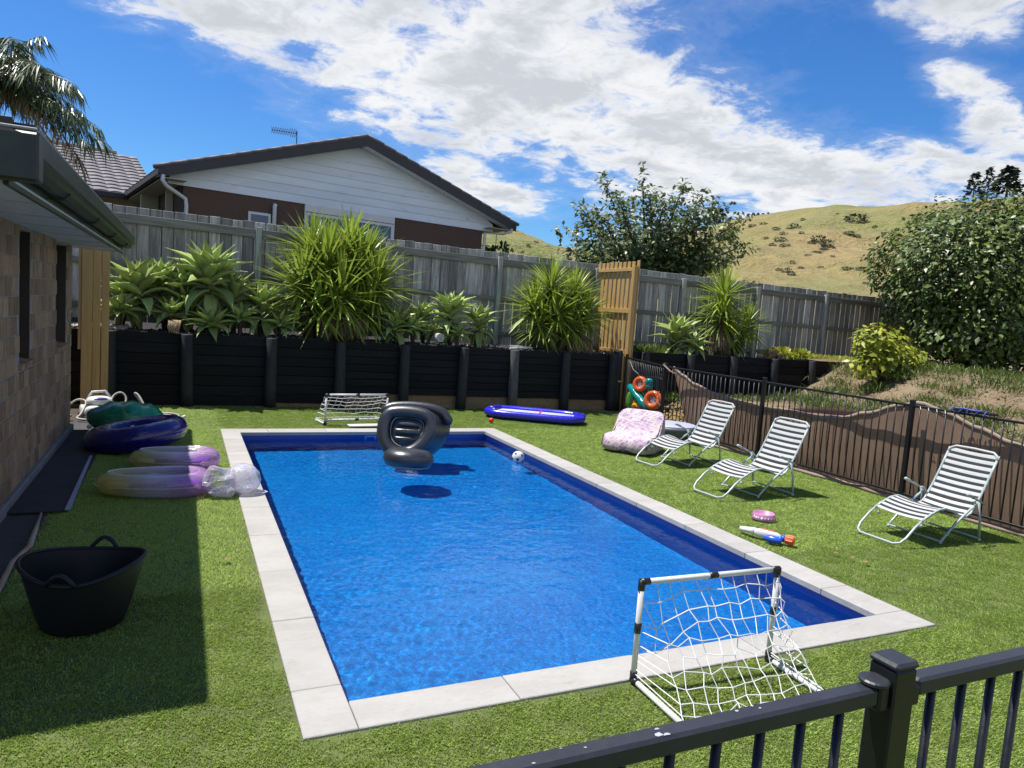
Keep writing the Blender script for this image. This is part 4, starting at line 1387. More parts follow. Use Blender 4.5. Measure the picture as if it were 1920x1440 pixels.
def yucca(name_label, heads, y, L, n, w=0.05, skirt=None, seed=1, trunk=True, group=None):
    c0 = at(*heads[0][:2], y=y)
    r = thing('yucca', name_label, 'yucca', (c0.x, y, 1.18))
    rg = np.random.default_rng(seed)
    for hi, (px, py, dy, s) in enumerate(heads):
        c = at(px, py, y=y + dy)
        lc = np.array([c.x - c0.x, dy, c.z - 1.18])
        m = int(n * s)
        t = np.linspace(0, 1, m)
        az = np.arange(m) * 2.39996 + rg.uniform(-.2, .2, m)
        el = np.radians(88 - 128 * t ** 0.85) + rg.normal(0, .10, m)
        d = np.stack([np.cos(az) * np.cos(el), np.sin(az) * np.cos(el), np.sin(el)], 1)
        ln = (L * s ** .5 * (0.78 + 0.25 * np.sin(np.pi * t)) * rg.uniform(.85, 1.1, m))[:, None]
        base = lc + d * 0.05 + np.array([0, 0, 1.0]) * (0.22 * s * (0.6 - t))[:, None]
        side = np.cross(d, [0, 0, 1.0])
        side /= np.maximum(np.linalg.norm(side, axis=1, keepdims=True), .05)
        up = np.cross(side, d)
        W = w * rg.uniform(.8, 1.15, m)[:, None]
        dr = np.array([0, 0, -1.0]) * (0.05 + 0.10 * t[:, None] + rg.uniform(0, .06, (m, 1)))
        P = []
        for k, (tt, ww) in enumerate(((0.0, .55), (0.3, 1.0), (0.65, .8), (1.0, 0.03))):
            cc = base + d * ln * tt + dr * ln * tt * tt
            P += [cc - side * W * ww / 2 + up * W * .22 * ww, cc, cc + side * W * ww / 2 + up * W * .22 * ww]
        V = np.stack(P, 1).reshape(-1, 3)
        o = np.arange(m)[:, None] * 12
        q = []
        for k in range(3):
            a, b = k * 3, k * 3 + 3
            q += [[a, a + 1, b + 1, b], [a + 1, a + 2, b + 2, b + 1]]
        T = (o[:, :, None] + np.array(q)[None]).reshape(-1, 4)
        tag(obj('leaf_crown', fast_mesh('leaf_crown', V, T, 'yucca'), r), kind='stuff')
        if trunk:
            MB().tube([(lc[0] * .5, lc[1] * .5 + .05, -0.05), (lc[0] * .8, lc[1] * .8, lc[2] * .5), tuple(lc), tuple(lc + np.array([0, 0, .12]))],
                      [.13, .10, .08, .03], 9).build('trunk', 'agave_stem', r, smooth=True)
    if skirt:
        for (px, py, sw, sh) in skirt:
            c = at(px, py, y=y - .25)
            m = 420
            a = rg.uniform(0, 2 * pi, m)
            rad = sw * np.sqrt(rg.uniform(.1, 1, m))
            p = np.stack([c.x - c0.x + rad * np.cos(a), -.2 + rad * np.sin(a) * .6, c.z - 1.18 + rg.uniform(0, sh, m)], 1)
            dd = np.stack([np.cos(a) * .35, np.sin(a) * .35 - .1, -np.ones(m)], 1)
            V, T = leaves(p, dd, 0.34, 0.022, seed + 3, 0.05)
            tag(obj('dry_skirt', fast_mesh('dry_skirt', V, T, 'yucca_dry'), r), kind='stuff')
    return r


yucca('largest spiky yucca with many heads before the neighbour window',
      [(612, 505, 0, 1.15), (678, 508, .25, 1.1), (565, 545, -.05, 1.0), (640, 560, -.25, 1.1), (705, 545, 0, 1.0), (585, 475, .35, .8), (655, 468, .4, .8), (600, 585, -.2, .8), (690, 590, -.1, .8)],
      10.55, 0.98, 130, skirt=[(632, 610, .22, .22), (668, 604, .16, .2)], seed=4)
yucca('round spiky yucca beside the pine screen',
      [(1032, 548, 0, 1.1), (1075, 562, .05, 1.0), (1000, 580, .05, .9), (1045, 592, -.2, 1.0), (1098, 592, .0, .8), (1015, 612, -.1, .8), (1070, 612, -.15, .8)],
      10.45, 0.80, 135, w=.045, skirt=[(1090, 640, .22, .15)], seed=8)
yucca('yucca with a single upright crown behind the pool fence',
      [(1357, 560, 0, 1.1), (1352, 600, -.1, 1.0), (1400, 615, 0, .75), (1370, 635, -.1, .8)],
      10.6, 0.82, 120, w=.05, skirt=[(1352, 640, .2, .3)], seed=12)


def crown_points(n, c, r, seed, shell=0.35, lump=0.25, flat=0.0):
    rg = np.random.default_rng(seed)
    d = rg.normal(0, 1, (n, 3))
    d /= np.linalg.norm(d, axis=1, keepdims=True)
    k = np.array([noise.noise((v[0] * 1.9 + seed, v[1] * 1.9, v[2] * 1.9)) + 0.5 * noise.noise((v[0] * 4.3, v[1] * 4.3 + seed, v[2] * 4.3)) for v in d])
    rad = (1 + lump * k) * (1 - shell * rg.uniform(0, 1, n) ** 1.6)
    p = d * rad[:, None] * np.array(r) + np.array(c)
    if flat:
        p[:, 2] = np.maximum(p[:, 2], flat + rg.uniform(0, .3, n))
    return p, d, k


def limbs(root, tips, base, r0, mat='bark', split=0.45):
    """Tapered trunk and limbs, each limb its own mesh."""
    base = Vector(base)
    for i, tp in enumerate(tips):
        tp = Vector(tp)
        mid = base.lerp(tp, split) + Vector((0, 0, (tp - base).length * .08))
        MB().tube([base, base.lerp(mid, .5) + Vector((.03, 0, .05)), mid, mid.lerp(tp, .55) + Vector((0, .05, .03)), tp], [r0 * .6, r0 * .5, r0 * .38, r0 * .22, r0 * .07], 7).build('limb', mat, root, smooth=True)


def build_trees():
    rg = np.random.default_rng(21)
    # tree with open branching crown behind the fence
    b = at(1215, 560, y=15.6)
    r = thing('leafy_tree', 'spreading tree with a loose open crown behind the paling fence', 'tree', (b.x, 15.6, 1.2))
    MB().tube([(0, 0, -.1), (.03, 0, .7), (.0, .02, 1.4)], [.19, .16, .13], 9).build('trunk', 'bark', r, smooth=True)
    tips = []
    edge = [(1065, 470), (1085, 385), (1135, 345), (1175, 400), (1205, 345), (1245, 380), (1283, 345), (1318, 365), (1345, 380), (1395, 410), (1398, 460), (1360, 490), (1110, 430), (1150, 460), (1230, 430), (1290, 420),
            (1330, 440), (1100, 495), (1300, 490), (1180, 440), (1260, 470), (1210, 490), (1140, 500), (1340, 505), (1080, 440), (1310, 395), (1225, 360), (1160, 370), (1370, 440), (1270, 400), (1190, 470), (1120, 400)]
    for k, (px, py) in enumerate(edge):
        yy = 15.6 + (rnd.uniform(-1.4, 1.4) if 340 < py else 0)
        q = at(px, py, y=yy)
        tips.append((q.x - b.x, yy - 15.6, q.z - 1.2))
    limbs(r, tips, (0, .02, 1.3), .13)
    P, D = [], []
    for tp in tips:
        tp = np.array(tp)
        base = np.array((0, 0, 1.5))
        for t in np.linspace(.30, 1.0, 10):
            c = base + (tp - base) * t + np.array([0, 0, .1 * sin(pi * t)])
            m = int(33 if t < .95 else 20)
            sp = .34 * (1.15 - t * .75)
            p = c + rg.normal(0, sp, (m, 3)) * np.array([1, 1, .8])
            P.append(p)
            dd = (tp - base) / np.linalg.norm(tp - base) * .6 + rg.normal(0, .7, (m, 3)) + np.array([0, 0, -.1])
            D.append(dd)
    # sprigs
    for k in range(150):
        tp = np.array(tips[k % len(tips)]) * rg.uniform(.55, 1.0) + rg.normal(0, .22, 3)
        dv = np.array([tp[0] * .25, tp[1] * .2, 1.0 * rg.uniform(.1, 1)]) + rg.normal(0, .3, 3)
        dv /= np.linalg.norm(dv)
        ln = rg.uniform(.25, .6)
        for t in np.linspace(0, 1, 9):
            P.append((tp + dv * ln * t)[None] + rg.normal(0, .02, (2, 3)))
            D.append(rg.normal(0, 1, (2, 3)))
    P, D = np.concatenate(P), np.concatenate(D)
    nn = P - np.array([0, 0, 2.2])
    nn = nn / np.linalg.norm(nn, axis=1, keepdims=True) * .5 + np.array([-.15, -.25, .7]) + rg.normal(0, .5, P.shape)
    V, T = leaves(P, D, 0.185, 0.095, 3, .15, .1, 0, nn)
    obj('crown', fast_mesh('crown', V, T, 'leaf_tree'), r)
    # large glossy evergreen on the bank
    b = (17.7, 8.7, bank_z(17.7, 8.7))
    r = thing('evergreen_bush', 'huge rounded evergreen with glossy leaves on the dirt bank', 'tree', b)
    MB().tube([(0, 0, -.2), (.05, 0, .8), (0, .1, 2.0), (.1, 0, 3.6)], [.22, .18, .14, .05], 9).build('trunk', 'bark', r, smooth=True)
    limbs(r, [(1.6, .3, 3.2), (-1.5, -.4, 2.9), (.4, 1.4, 3.6), (-.2, -1.5, 2.6), (.9, -1.0, 4.2), (-1.0, .8, 4.0)], (0, .05, 1.0), .14)
    P, D, NN = [], [], []
    for (c, rad, n, sd) in (((0.25, 0, 2.35), (2.75, 2.6, 2.15), 19000, 31), ((-.9, -.6, 1.8), (1.8, 1.7, 1.5), 3400, 32), ((1.2, -.8, 2.0), (2.0, 1.9, 1.8), 3400, 33), ((.6, -.3, 3.4), (1.8, 1.7, 1.25), 3400, 34), ((-.3, -.9, 1.0), (2.1, 1.6, 1.0), 3000, 35)):
        p, d, k = crown_points(n, c, rad, sd, .34, .26)
        keep = p[:, 2] > .05
        P.append(p[keep]); D.append((rg.normal(0, .8, d.shape) + np.array([0, 0, -.7]))[keep]); NN.append((d * .75 + np.array([0, 0, .55]))[keep])
    for k in range(150):
        d0 = rg.normal(0, 1, 3)
        d0[2] = abs(d0[2]) * .8
        d0 /= np.linalg.norm(d0)
        s0 = np.array([.25, 0, 2.35]) + d0 * np.array([2.7, 2.5, 2.1])
        ax = d0 * .6 + np.array([0, 0, .5]) + rg.normal(0, .3, 3)
        ln = rg.uniform(.2, .5)
        m = 11
        tt = np.linspace(0, 1, m)[:, None]
        P.append(s0 + ax * ln * tt + rg.normal(0, .03, (m, 3)))
        D.append(ax + rg.normal(0, .9, (m, 3)))
        NN.append(np.tile(d0 * .4 + np.array([0, 0, .6]), (m, 1)))
    P, D, NN = np.concatenate(P), np.concatenate(D), np.concatenate(NN)
    h = rg.uniform(0, 1, len(P)) < .6
    V1, T1 = leaves(P[h], D[h], 0.13, 0.075, 5, .10, .10, .03, NN[h])
    V2, T2 = leaves(P[~h], D[~h], 0.18, 0.10, 6, .10, .10, .03, NN[~h])
    obj('crown', fast_mesh('crown', np.concatenate([V1, V2]), np.concatenate([T1, T2 + len(V1)]), 'leaf_bush'), r)
    r.scale = (.95, .95, .93)
    # yellow-green shrub in front of it
    b = at(1712, 700, y=7.9)
    b = (13.6, 7.9, bank_z(13.6, 7.9))
    r = thing('yellow_shrub', 'yellow green shrub in front of the huge evergreen', 'shrub', b)
    limbs(r, [(-.5, 0, .9), (.1, -.1, 1.1), (.5, 0, .8), (.9, -.1, .5), (-.2, .1, .6)], (0, 0, 0), .05, split=.5)
    P, D, NN = [], [], []
    for (c, rad, n, sd) in (((-.15, 0, .85), (.55, .5, .45), 420, 41), ((.25, 0, .5), (.75, .5, .45), 360, 42), ((.85, -.1, .45), (.42, .4, .35), 170, 43), ((-.4, 0, .4), (.4, .4, .35), 150, 44)):
        p, d, k = crown_points(n, c, rad, sd, .6, .3)
        P.append(p); D.append(rg.normal(0, .8, d.shape) + np.array([0, 0, -.3])); NN.append(d * .5 + np.array([0, -.2, .7]))
    V, T = leaves(np.concatenate(P), np.concatenate(D), 0.17, 0.11, 6, .1, .15, 0, np.concatenate(NN))
    obj('crown', fast_mesh('crown', V, T, 'leaf_yellow'), r)
    # green tree peeping past the end of the neighbour's wall
    b = at(930, 480, y=17.5)
    r = thing('leafy_tree', 'bright green tree peeping out past the end of the gable house', 'tree', (b.x + .1, 17.5, 1.2))
    MB().tube([(0, 0, 0), (0, 0, 1.9)], [.1, .06], 7).build('trunk', 'bark', r)
    p, d, k = crown_points(900, (0, 0, 2.0), (.75, .6, .75), 51, .7, .3)
    V, T = leaves(p, d + rg.normal(0, .4, d.shape), .24, .11, 7, .2, .2)
    obj('crown', fast_mesh('crown', V, T, 'leaf_back'), r)
    b = at(762, 312, y=26)
    r = thing('leafy_tree', 'tree top showing just over the gable roof', 'tree', (b.x, 26, 1.2))
    MB().tube([(0, 0, 0), (0, 0, b.z - 1.5)], [.2, .06], 7).build('trunk', 'bark', r)
    p, d, k = crown_points(500, (0, 0, b.z - 1.75), (.8, .6, .6), 53, .7, .3)
    V, T = leaves(p, d + rg.normal(0, .4, d.shape), .2, .1, 8, .2, .2)
    obj('crown', fast_mesh('crown', V, T, 'leaf_tree'), r)


build_trees()


def build_palm():
    rg = np.random.default_rng(61)
    Y = 17.0
    b = at(-22, 155, y=Y)
    r = thing('palm_tree', 'feather palm with drooping fronds above the dark outbuilding', 'palm', (b.x, Y, 1.2))
    zt = b.z - 1.2
    MB().tube([(0, 0, -.1), (.05, 0, zt * .5), (0, 0, zt - .1)], [.24, .2, .22], 12).build('trunk', 'bark', r, smooth=True)
    def frond(az, el, L, mat, dr=0.9, nl=46):
        dirv = np.array([cos(az) * cos(el), sin(az) * cos(el), sin(el)])
        ts = np.linspace(0, 1, nl)
        path = np.array([0, 0, zt]) + dirv * L * ts[:, None] + np.array([0, 0, -1]) * (dr * L * ts[:, None] ** 2.2)
        MB().tube([tuple(q) for q in path[::5]], [float(w) for w in np.linspace(.03, .005, len(path[::5]))], 5).build('frond_stem', mat, r)
        tang = np.gradient(path, axis=0)
        tang /= np.linalg.norm(tang, axis=1, keepdims=True)
        side = np.cross(tang, [0, 0, 1.0])
        side /= np.linalg.norm(side, axis=1, keepdims=True)
        P, D = [], []
        for s in (-1, 1):
            for rep in range(2):
                sel = ts > .12
                P.append(path[sel] + rg.normal(0, .012, (sel.sum(), 3)))
                D.append((side * s * .75 + tang * .55 + np.array([0, 0, -.55]) + rg.normal(0, .22, side.shape))[sel])
        V, T = leaves(np.concatenate(P), np.concatenate(D), .40 * max(1.0, L / 2.4), .030, int(az * 100) % 97, .05, .45)
        tag(obj('frond', fast_mesh('frond', V, T, mat), r), kind='stuff')
    for k in range(16):
        az = 1.2 + k * 2.39996
        el = radians(70 - 80 * (k / 15.0))
        frond(az, el, rg.uniform(1.7, 2.3), 'palm' if k < 13 else 'palm_dry', .30 + .25 * k / 15)
    # fronds reaching over the roofs towards the garden
    o0 = np.array([0, 0, zt])
    for px, py, dy, dr in ((40, 48, -.6, .25), (72, 70, .3, .34), (118, 118, -.4, .34), (168, 168, .2, .34), (150, 150, -1.2, .36), (180, 240, -.3, .26), (192, 268, .3, .16), (130, 215, -1.0, .3), (100, 180, .8, .3), (60, 130, -1.4, .3), (150, 262, -.8, .2), (20, 90, -1.3, .3)):
        q = at(px, py, y=Y + dy)
        v = np.array([q.x - b.x, dy, q.z - 1.2]) - o0
        L = float(np.linalg.norm(v))
        v = v + np.array([0, 0, dr * L])
        v /= np.linalg.norm(v)
        frond(atan2(v[1], v[0]), math.asin(v[2]), L, 'palm', dr, 52)


build_palm()


def build_distance():
    rg = np.random.default_rng(71)
    # shrubs dotted over the hillside, a few individual meshes shared
    ms = []
    for k in range(4):
        p, d, kk = crown_points(150, (0, 0, .55), (.95, .9, .6), 80 + k, .6, .45)
        V, T = leaves(p, d + rg.normal(0, .5, d.shape), .38, .26, 80 + k, .2, .1)
        ms.append(fast_mesh('hill_shrub', V, T, 'shrub_far'))
    spots = [(1410, 425, 1.0), (1432, 420, .9), (1455, 432, 1.2), (1468, 442, 1.0), (1478, 430, .8), (1490, 428, 1.4), (1505, 414, .9), (1462, 455, 1.3), (1448, 462, 1.1), (1472, 465, 1.2), (1520, 458, 1.5), (1535, 455, 1.8),
             (1550, 462, 1.7), (1545, 468, 1.3), (1530, 475, 1.2), (1515, 480, 1.0), (1592, 443, 1.1), (1608, 446, .9), (1606, 418, 2.2), (1640, 428, .8), (1570, 402, .6), (1485, 495, 1.0), (1460, 508, 1.1), (1475, 512, 1.4),
             (1483, 518, 1.2), (1500, 505, .8), (1588, 507, 1.2), (1610, 508, 1.0), (1622, 532, .9), (1538, 504, .8), (1436, 450, .9), (1422, 470, .8), (1005, 455, .9), (990, 462, .8), (1560, 482, .9), (1502, 440, .8)]
    def on_hill(px, py):
        d = FWD + RGT * ((px - 960) / F_PX) - UPV * ((py - 720) / F_PX)
        az = math.degrees(atan2(d.x, d.y))
        hl = sqrt(d.x * d.x + d.y * d.y)
        lo, hi = 42.0, 268.0
        prev = None
        for r in np.arange(lo, hi, 1.0):
            q = hill_point(az, r)
            zr = CAM.z + d.z / hl * r
            if q.z >= zr:
                return q
        return hill_point(az, 266)
    for k, (px, py, s) in enumerate(spots):
        q = on_hill(px, py)
        dist = (q - CAM).length
        sc = s * dist / 1334 * 6.0
        o = inst(ms[k % 4], 'hill_shrub', None, (q.x, q.y, q.z - .1), (0, 0, k * 1.7), (sc * rnd.uniform(.7, 1.7), sc, sc * rnd.uniform(.45, .95)))
        tag(o, 'largest dark shrub standing alone high on the dry grass hillside' if s > 2 else 'small dark shrub dotted on the dry grass hillside', 'shrub', 'shrubs on the hillside')
    # trees on the skyline
    def far_tree(px, py, hpx, wpx, label, conifer=True, dist=262.0, seed=1):
        d = FWD + RGT * ((px - 960) / F_PX) - UPV * ((py - 720) / F_PX)
        az = math.degrees(atan2(d.x, d.y))
        q = hill_point(az, dist)
        k = dist / F_PX
        hgt, wd = hpx * k, wpx * k
        # stand on the ground, tall enough to show the same top
        ztop = CAM.z + d.z / sqrt(d.x ** 2 + d.y ** 2) * dist
        hgt = max(hgt, ztop - q.z)
        r = thing('pine_tree' if conifer else 'far_tree', label, 'tree', tuple(q))
        MB().tube([(0, 0, -1), (0, 0, hgt * .7)], [wd * .05, wd * .02], 6).build('trunk', 'bark', r)
        n = 260
        t = rg.uniform(0, 1, n)
        if conifer:
            rad = wd * .5 * (1 - t) ** .8 * (.4 + .6 * rg.uniform(0, 1, n)) * (1 + .25 * np.sin(t * 30))
        else:
            rad = wd * .5 * np.sqrt(np.maximum(0, 1 - (2 * t - 1) ** 2)) * rg.uniform(.5, 1.05, n)
        a = rg.uniform(0, 2 * pi, n)
        p = np.stack([rad * np.cos(a), rad * np.sin(a), hgt * (.12 + .88 * t)], 1)
        V, T = leaves(p, np.stack([np.cos(a), np.sin(a), rg.normal(0.1, .4, n)], 1), wd * .22, wd * .16, seed, .2, .1)
        obj('crown', fast_mesh('crown', V, T, 'pine_far'), r)
    far_tree(1343, 396, 34, 30, 'round dark tree on the skyline behind the loose crowned tree', False, 255, 1)
    for i, (px, py, h, w_, lb) in enumerate(((1402, 409, 10, 9, 'first and lowest of the little pines on the ridge'), (1412, 407, 11, 10, 'second little pine on the ridge from the loose crowned tree'), (1421, 405, 11, 9, 'third little pine on the ridge'),
                                             (1430, 406, 9, 11, 'fourth little pine on the ridge'), (1440, 404, 9, 7, 'lone last little pine on the ridge, nearest the hill top'))):
        far_tree(px, py, h, w_, lb, True, 258, 10 + i)
    for i, (px, py, h, w_, lb) in enumerate(((1828, 343, 45, 28, 'pine on the ridge just above the evergreen, first of three tops'), (1855, 337, 52, 24, 'tallest pine top above the huge evergreen'), (1890, 344, 46, 46, 'broad pine top above the evergreen at the frame edge'))):
        far_tree(px, py, h, w_, lb, True, 240, 20 + i)


build_distance()


def grass_clump(name, label, pts, L, mat='leaf_grass', n=60, w=.012, spread=.12, cat='grass', seed=1, thing_=False):
    rg = np.random.default_rng(seed)
    P, D = [], []
    for (x, y, z, s) in pts:
        m = int(n * s)
        p = np.array([x, y, z]) + rg.normal(0, spread * s, (m, 3)) * np.array([1, 1, 0])
        P.append(p)
        D.append(np.stack([rg.normal(0, .45, m), rg.normal(0, .45, m), np.ones(m)], 1))
    c = np.array(pts[0][:3])
    V, T = leaves(np.concatenate(P) - c, np.concatenate(D), L, w, seed, .1, .35)
    o = obj(name, fast_mesh(name, V, T, mat), None, tuple(c))
    return tag(o, label, cat, kind='stuff')


def build_undergrowth():
    rr = random.Random(5)
    pts = []
    for k in range(330):
        x = rr.uniform(10.5, 16.0)
        y = rr.uniform(2.5, 9.4)
        if 12.2 < x + .3 * (9.8 - y) < 15.6:
            pts.append((x, y, bank_z(x, y), rr.uniform(.6, 1.3)))
    grass_clump('bank_grass', 'rough green and straw grass tufts on the dirt bank', pts, .30, 'leaf_grass', 70, .016, .2, seed=2)
    pts = [(rr.uniform(13.9, 18.5), rr.uniform(9.9, 11.1), 1.32, rr.uniform(.5, 1.2)) for k in range(34)]
    grass_clump('weeds', 'weedy grass along the foot of the paling fence', pts, .20, 'leaf_yellow', 50, .016, .2, seed=3)
    pts = [(rr.uniform(8.6, 12.6), rr.uniform(9.0, 9.7), bank_z(10, 9.4), rr.uniform(.6, 1.4)) for k in range(26)]
    grass_clump('weeds', 'bright grass at the foot of the black wall behind the pool fence', pts, .26, 'leaf_grass', 60, .016, .16, seed=4)
    # strappy plants past the screen
    pts = [(at(px, 640, y=10.3).x, 10.3 + rr.uniform(-.2, .25), 1.2, rr.uniform(.8, 1.2)) for px in range(1196, 1250, 8)]
    grass_clump('strap_plant', 'bright strappy leaved plant right behind the pine screen post', pts, .40, 'leaf_grass', 60, .028, .1, 'plant', seed=6)
    # small succulents by the loose bricks
    for k, (px, py, s, lb) in enumerate(((1470, 640, .36, 'little yellow green succulent above the loose bricks'), (1502, 655, .30, 'low succulent at the end of the black wall'), (1450, 648, .28, 'succulent tucked beside the upright crowned yucca'))):
        c = at(px, py, y=10.35)
        rg = np.random.default_rng(90 + k)
        p, d, kk = crown_points(150, (0, 0, .12), (s, s * .8, s * .55), 90 + k, .8, .3)
        o = thing('succulent', lb, 'plant', (c.x, 10.35, 1.18))
        V, T = leaves(p, d + np.array([0, 0, .5]), .2, .07, 90 + k, .2, .1)
        obj('crown', fast_mesh('crown', V, T, 'leaf_yellow'), o)
        MB().tube([(0, 0, 0), (0, 0, .14)], .03, 6).build('stem', 'agave_stem', o)
    # mulch stones on the bed
    rg = np.random.default_rng(99)
    def stones(name, label, n, mat, rx, ry, size, zf):
        V, T = [], []
        for k in range(n):
            c = Vector((rg.uniform(*rx), rg.uniform(*ry), 0))
            c.z = zf(c.x, c.y)
            s = size * rg.uniform(.5, 1.5)
            o = len(V)
            q = [Vector((1, 0, 0)), Vector((-1, 0, 0)), Vector((0, 1, 0)), Vector((0, -1, 0)), Vector((0, 0, .7)), Vector((0, 0, -.7))]
            e = Euler((rg.uniform(0, 6), rg.uniform(0, 6), rg.uniform(0, 6)))
            for v in q:
                v = v * s * rg.uniform(.6, 1.2)
                v.rotate(e)
                V.append(tuple(c + v))
            T += [(o + a, o + b, o + d) for a, b, d in ((0, 2, 4), (2, 1, 4), (1, 3, 4), (3, 0, 4), (2, 0, 5), (1, 2, 5), (3, 1, 5), (0, 3, 5))]
        tag(obj(name, fast_mesh(name, np.array(V), np.array(T), mat)), label, 'stones', kind='stuff')
    bz = lambda x, y: 1.17 + 0.03 * nz(x, y, 2.0, 1.4) + .015
    stones('mulch', 'dark bark chips covering the raised bed', 2600, 'stone_dark', (-3, 8), (9.97, 11.1), .035, bz)
    stones('gravel', 'pale gravel on the raised bed', 500, 'stone_pale', (-3, 8.0), (9.97, 11.0), .026, bz)
    stones('gravel', 'pale gravel heap at the house end of the raised bed', 260, 'stone_pale', (-2.1, -1.35), (10.0, 10.5), .045, lambda x, y: bz(x, y) + .03)
    stones('clods', 'clods and stones scattered over the dirt bank', 2600, 'dirt_clod', (8.5, 16.5), (1.0, 9.6), .022, lambda x, y: bank_z(x, y) + .005)
    stones('rubble', 'broken clay lumps on the slope behind the pool fence', 700, 'dry_leaf', (8.0, 10.5), (7.4, 9.6), .045, lambda x, y: bank_z(x, y) + .02)


build_undergrowth()

# ================================================================== POOL FENCES


def build_pool_fence():
    X, YS, YE = 7.35, 9.72, 0.0
    root = thing('pool_fence', 'black metal pool fence behind the sun loungers', 'fence', (X, 0, 0))
    posts = [(0.70, 9.68), (0, 7.40), (0, 5.0), (0, 2.62), (0, 0.22)]
    for (x, y) in posts:
        MB().bbox(-0.025, 0.025, -0.025, 0.025, -.02, 1.22, 0.003).build('post', 'fence_black', root, loc=(x, y, 0))
        MB().bbox(-0.029, 0.029, -0.029, 0.029, 1.221, 1.235, 0.004).build('post_cap', 'fence_black', root, loc=(x, y, 0))
    pk = MB().tube([(0, 0, .10), (0, 0, 1.155)], .0085, 7).mesh('picket', 'fence_black', True)
    for a, b in zip(posts[:-1], posts[1:]):
        a, b = Vector((*a, 0)), Vector((*b, 0))
        L = (a - b).length
        rz = atan2((a - b).y, (a - b).x) - pi / 2
        for z in (1.165, 0.10):
            MB().bbox(-0.017, 0.017, -L / 2 + .026, L / 2 - .026, z - .014, z + .014, 0.003).build('rail', 'fence_black', root, loc=tuple((a + b) / 2), rot=(0, 0, rz))
        n = int(round(L / .105))
        for k in range(1, n):
            q = a.lerp(b, k / n)
            inst(pk, 'picket', root, (q.x, q.y, 0), (rnd.uniform(-.003, .003), rnd.uniform(-.003, .003), 0))
    # shade cloth hung along the back of the fence, sagging between ties
    prof = [(7.38, 1.16), (7.1, 1.05), (6.7, .93), (6.2, .84), (5.6, .78), (5.0, .76), (4.5, .80), (4.1, .79), (3.7, .84), (3.3, .97), (2.9, 1.12), (2.62, 1.20), (2.3, 1.13), (1.9, 1.02), (1.5, .92), (1.0, .84), (.4, .85), (-.3, .95)]
    def top(y):
        for (a, za), (b, zb) in zip(prof[:-1], prof[1:]):
            if b <= y <= a:
                return za + (zb - za) * smooth(0, 1, (a - y) / (a - b))
        return prof[-1][1]
    cl = thing('shade_cloth', 'brown shade cloth sagging along the back of the pool fence', 'shade cloth', (X + .05, 0, 0))
    def fcl(u, v):
        y = 7.38 - 7.6 * u
        zt = top(y)
        # the free end is cut on a slant behind the first post
        lo = max(0.02, 1.10 - 1.9 * (7.38 - y)) if y > 6.75 else 0.02
        lo = min(lo, zt - .02)
        z = lo + (zt - lo) * v
        x = 0.075 + 0.016 * sin(y * 2.6 + 1.2 * v) + 0.004 * sin(y * 13 + z * 4) + 0.05 * (1 - v) ** 3 + .02 * nz(y, z, 3, 1.3)
        return (x, y, z)
    MB().grid(fcl, 180, 26).build('cloth', 'shade_cloth', cl, smooth=True)
    MB().tube([(0.075 + 0.016 * sin(y * 2.6 + 1.2) + .004 * sin(y * 13 + top(y) * 4) + .02 * nz(y, top(y), 3, 1.3), y, top(y)) for y in np.arange(7.36, -.2, -.12)], .016, 6, flat=1.6).build('hem', 'shade_hem', cl, smooth=True)
    # second, half fallen fold between the loungers
    def fold(u, v):
        y = 4.75 - 1.6 * u
        z0 = .80 + .16 * u
        z = z0 + (v - .5) * .13 * sin(pi * u)
        return (0.13 + .04 * sin(v * pi) + .02 * sin(y * 9), y, z)
    MB().grid(fold, 40, 6).build('fold', 'shade_cloth', cl, smooth=True)
    # crumpled foot of the cloth lying on the turf
    pts = [(-.02 + .05 * nz(y, 0, 1, 1.6), y, .02 + .015 * nz(y, 0, 7, 3.0)) for y in np.arange(6.6, .2, -.1)]
    MB().tube(pts, [.035 + .018 * nz(p[1], 1, 2, 4.0) for p in pts], 7, flat=.8).build('foot_roll', 'shade_hem', cl, smooth=True)
    # stick tied on with blue cord
    st = thing('tied_stick', 'dark stick lashed with blue cord to the top of the pool fence', 'stick', (X, 2.0, 1.185))
    MB().tube([(0, .12, .012), (0, -.15, .016), (-.01, -.36, .02)], .016, 7).build('stick', 'fence_black', st)
    for k, dy in enumerate((.12, .02, -.06, -.16, -.25)):
        MB().tube([(.0 + .03 * cos(a), dy + .004 * a - (.03 if k % 2 else 0) * sin(a), .008 + .03 * sin(a)) for a in np.linspace(0, 2 * pi, 12)], .007, 5).build('cord', 'rope_blue', st)
    MB().tube([(-.025, .1, .03), (-.03, 0, .04), (-.025, -.1, .03), (-.03, -.2, .035)], .008, 5).build('cord', 'rope_blue', st)
    # white twist ties
    tt = thing('twist_tie', 'loose white ties at the top of a pool fence post', 'tie', (X - .03, 2.5, 1.17))
    for k in range(4):
        MB().tube([(0, -.1 * k, 0), (-.015, -.1 * k - .02, -.03), (0, -.1 * k + .015, -.06)], .004, 5).build('tie', 'plastic_white', tt)
    # cord slung along the fence from the first post
    c = thing('rope', 'knotted rope end tied at the first pool fence post', 'rope', (X - .03, 7.4, 1.17))
    MB().tube([(.0, .12, -.02), (-.02, .05, .03), (-.03, 0, .05), (-.02, -.06, .02), (0, -.1, -.03), (.01, -.05, -.08), (0, .02, -.06), (-.02, .06, -.12)], .014, 6).build('knot', 'fence_black', c, smooth=True)
    MB().tube([(-.03, 0, .03), (-.03, -.2, -.06), (-.02, -.35, -.10)], .012, 6).build('end', 'shade_hem', c, smooth=True)
    # steel post at the edge of the view
    q = thing('steel_post', 'plain grey steel post standing beyond the pool fence near the evergreen', 'post', (9.3, 1.95, bank_z(9.3, 1.95) - .05))
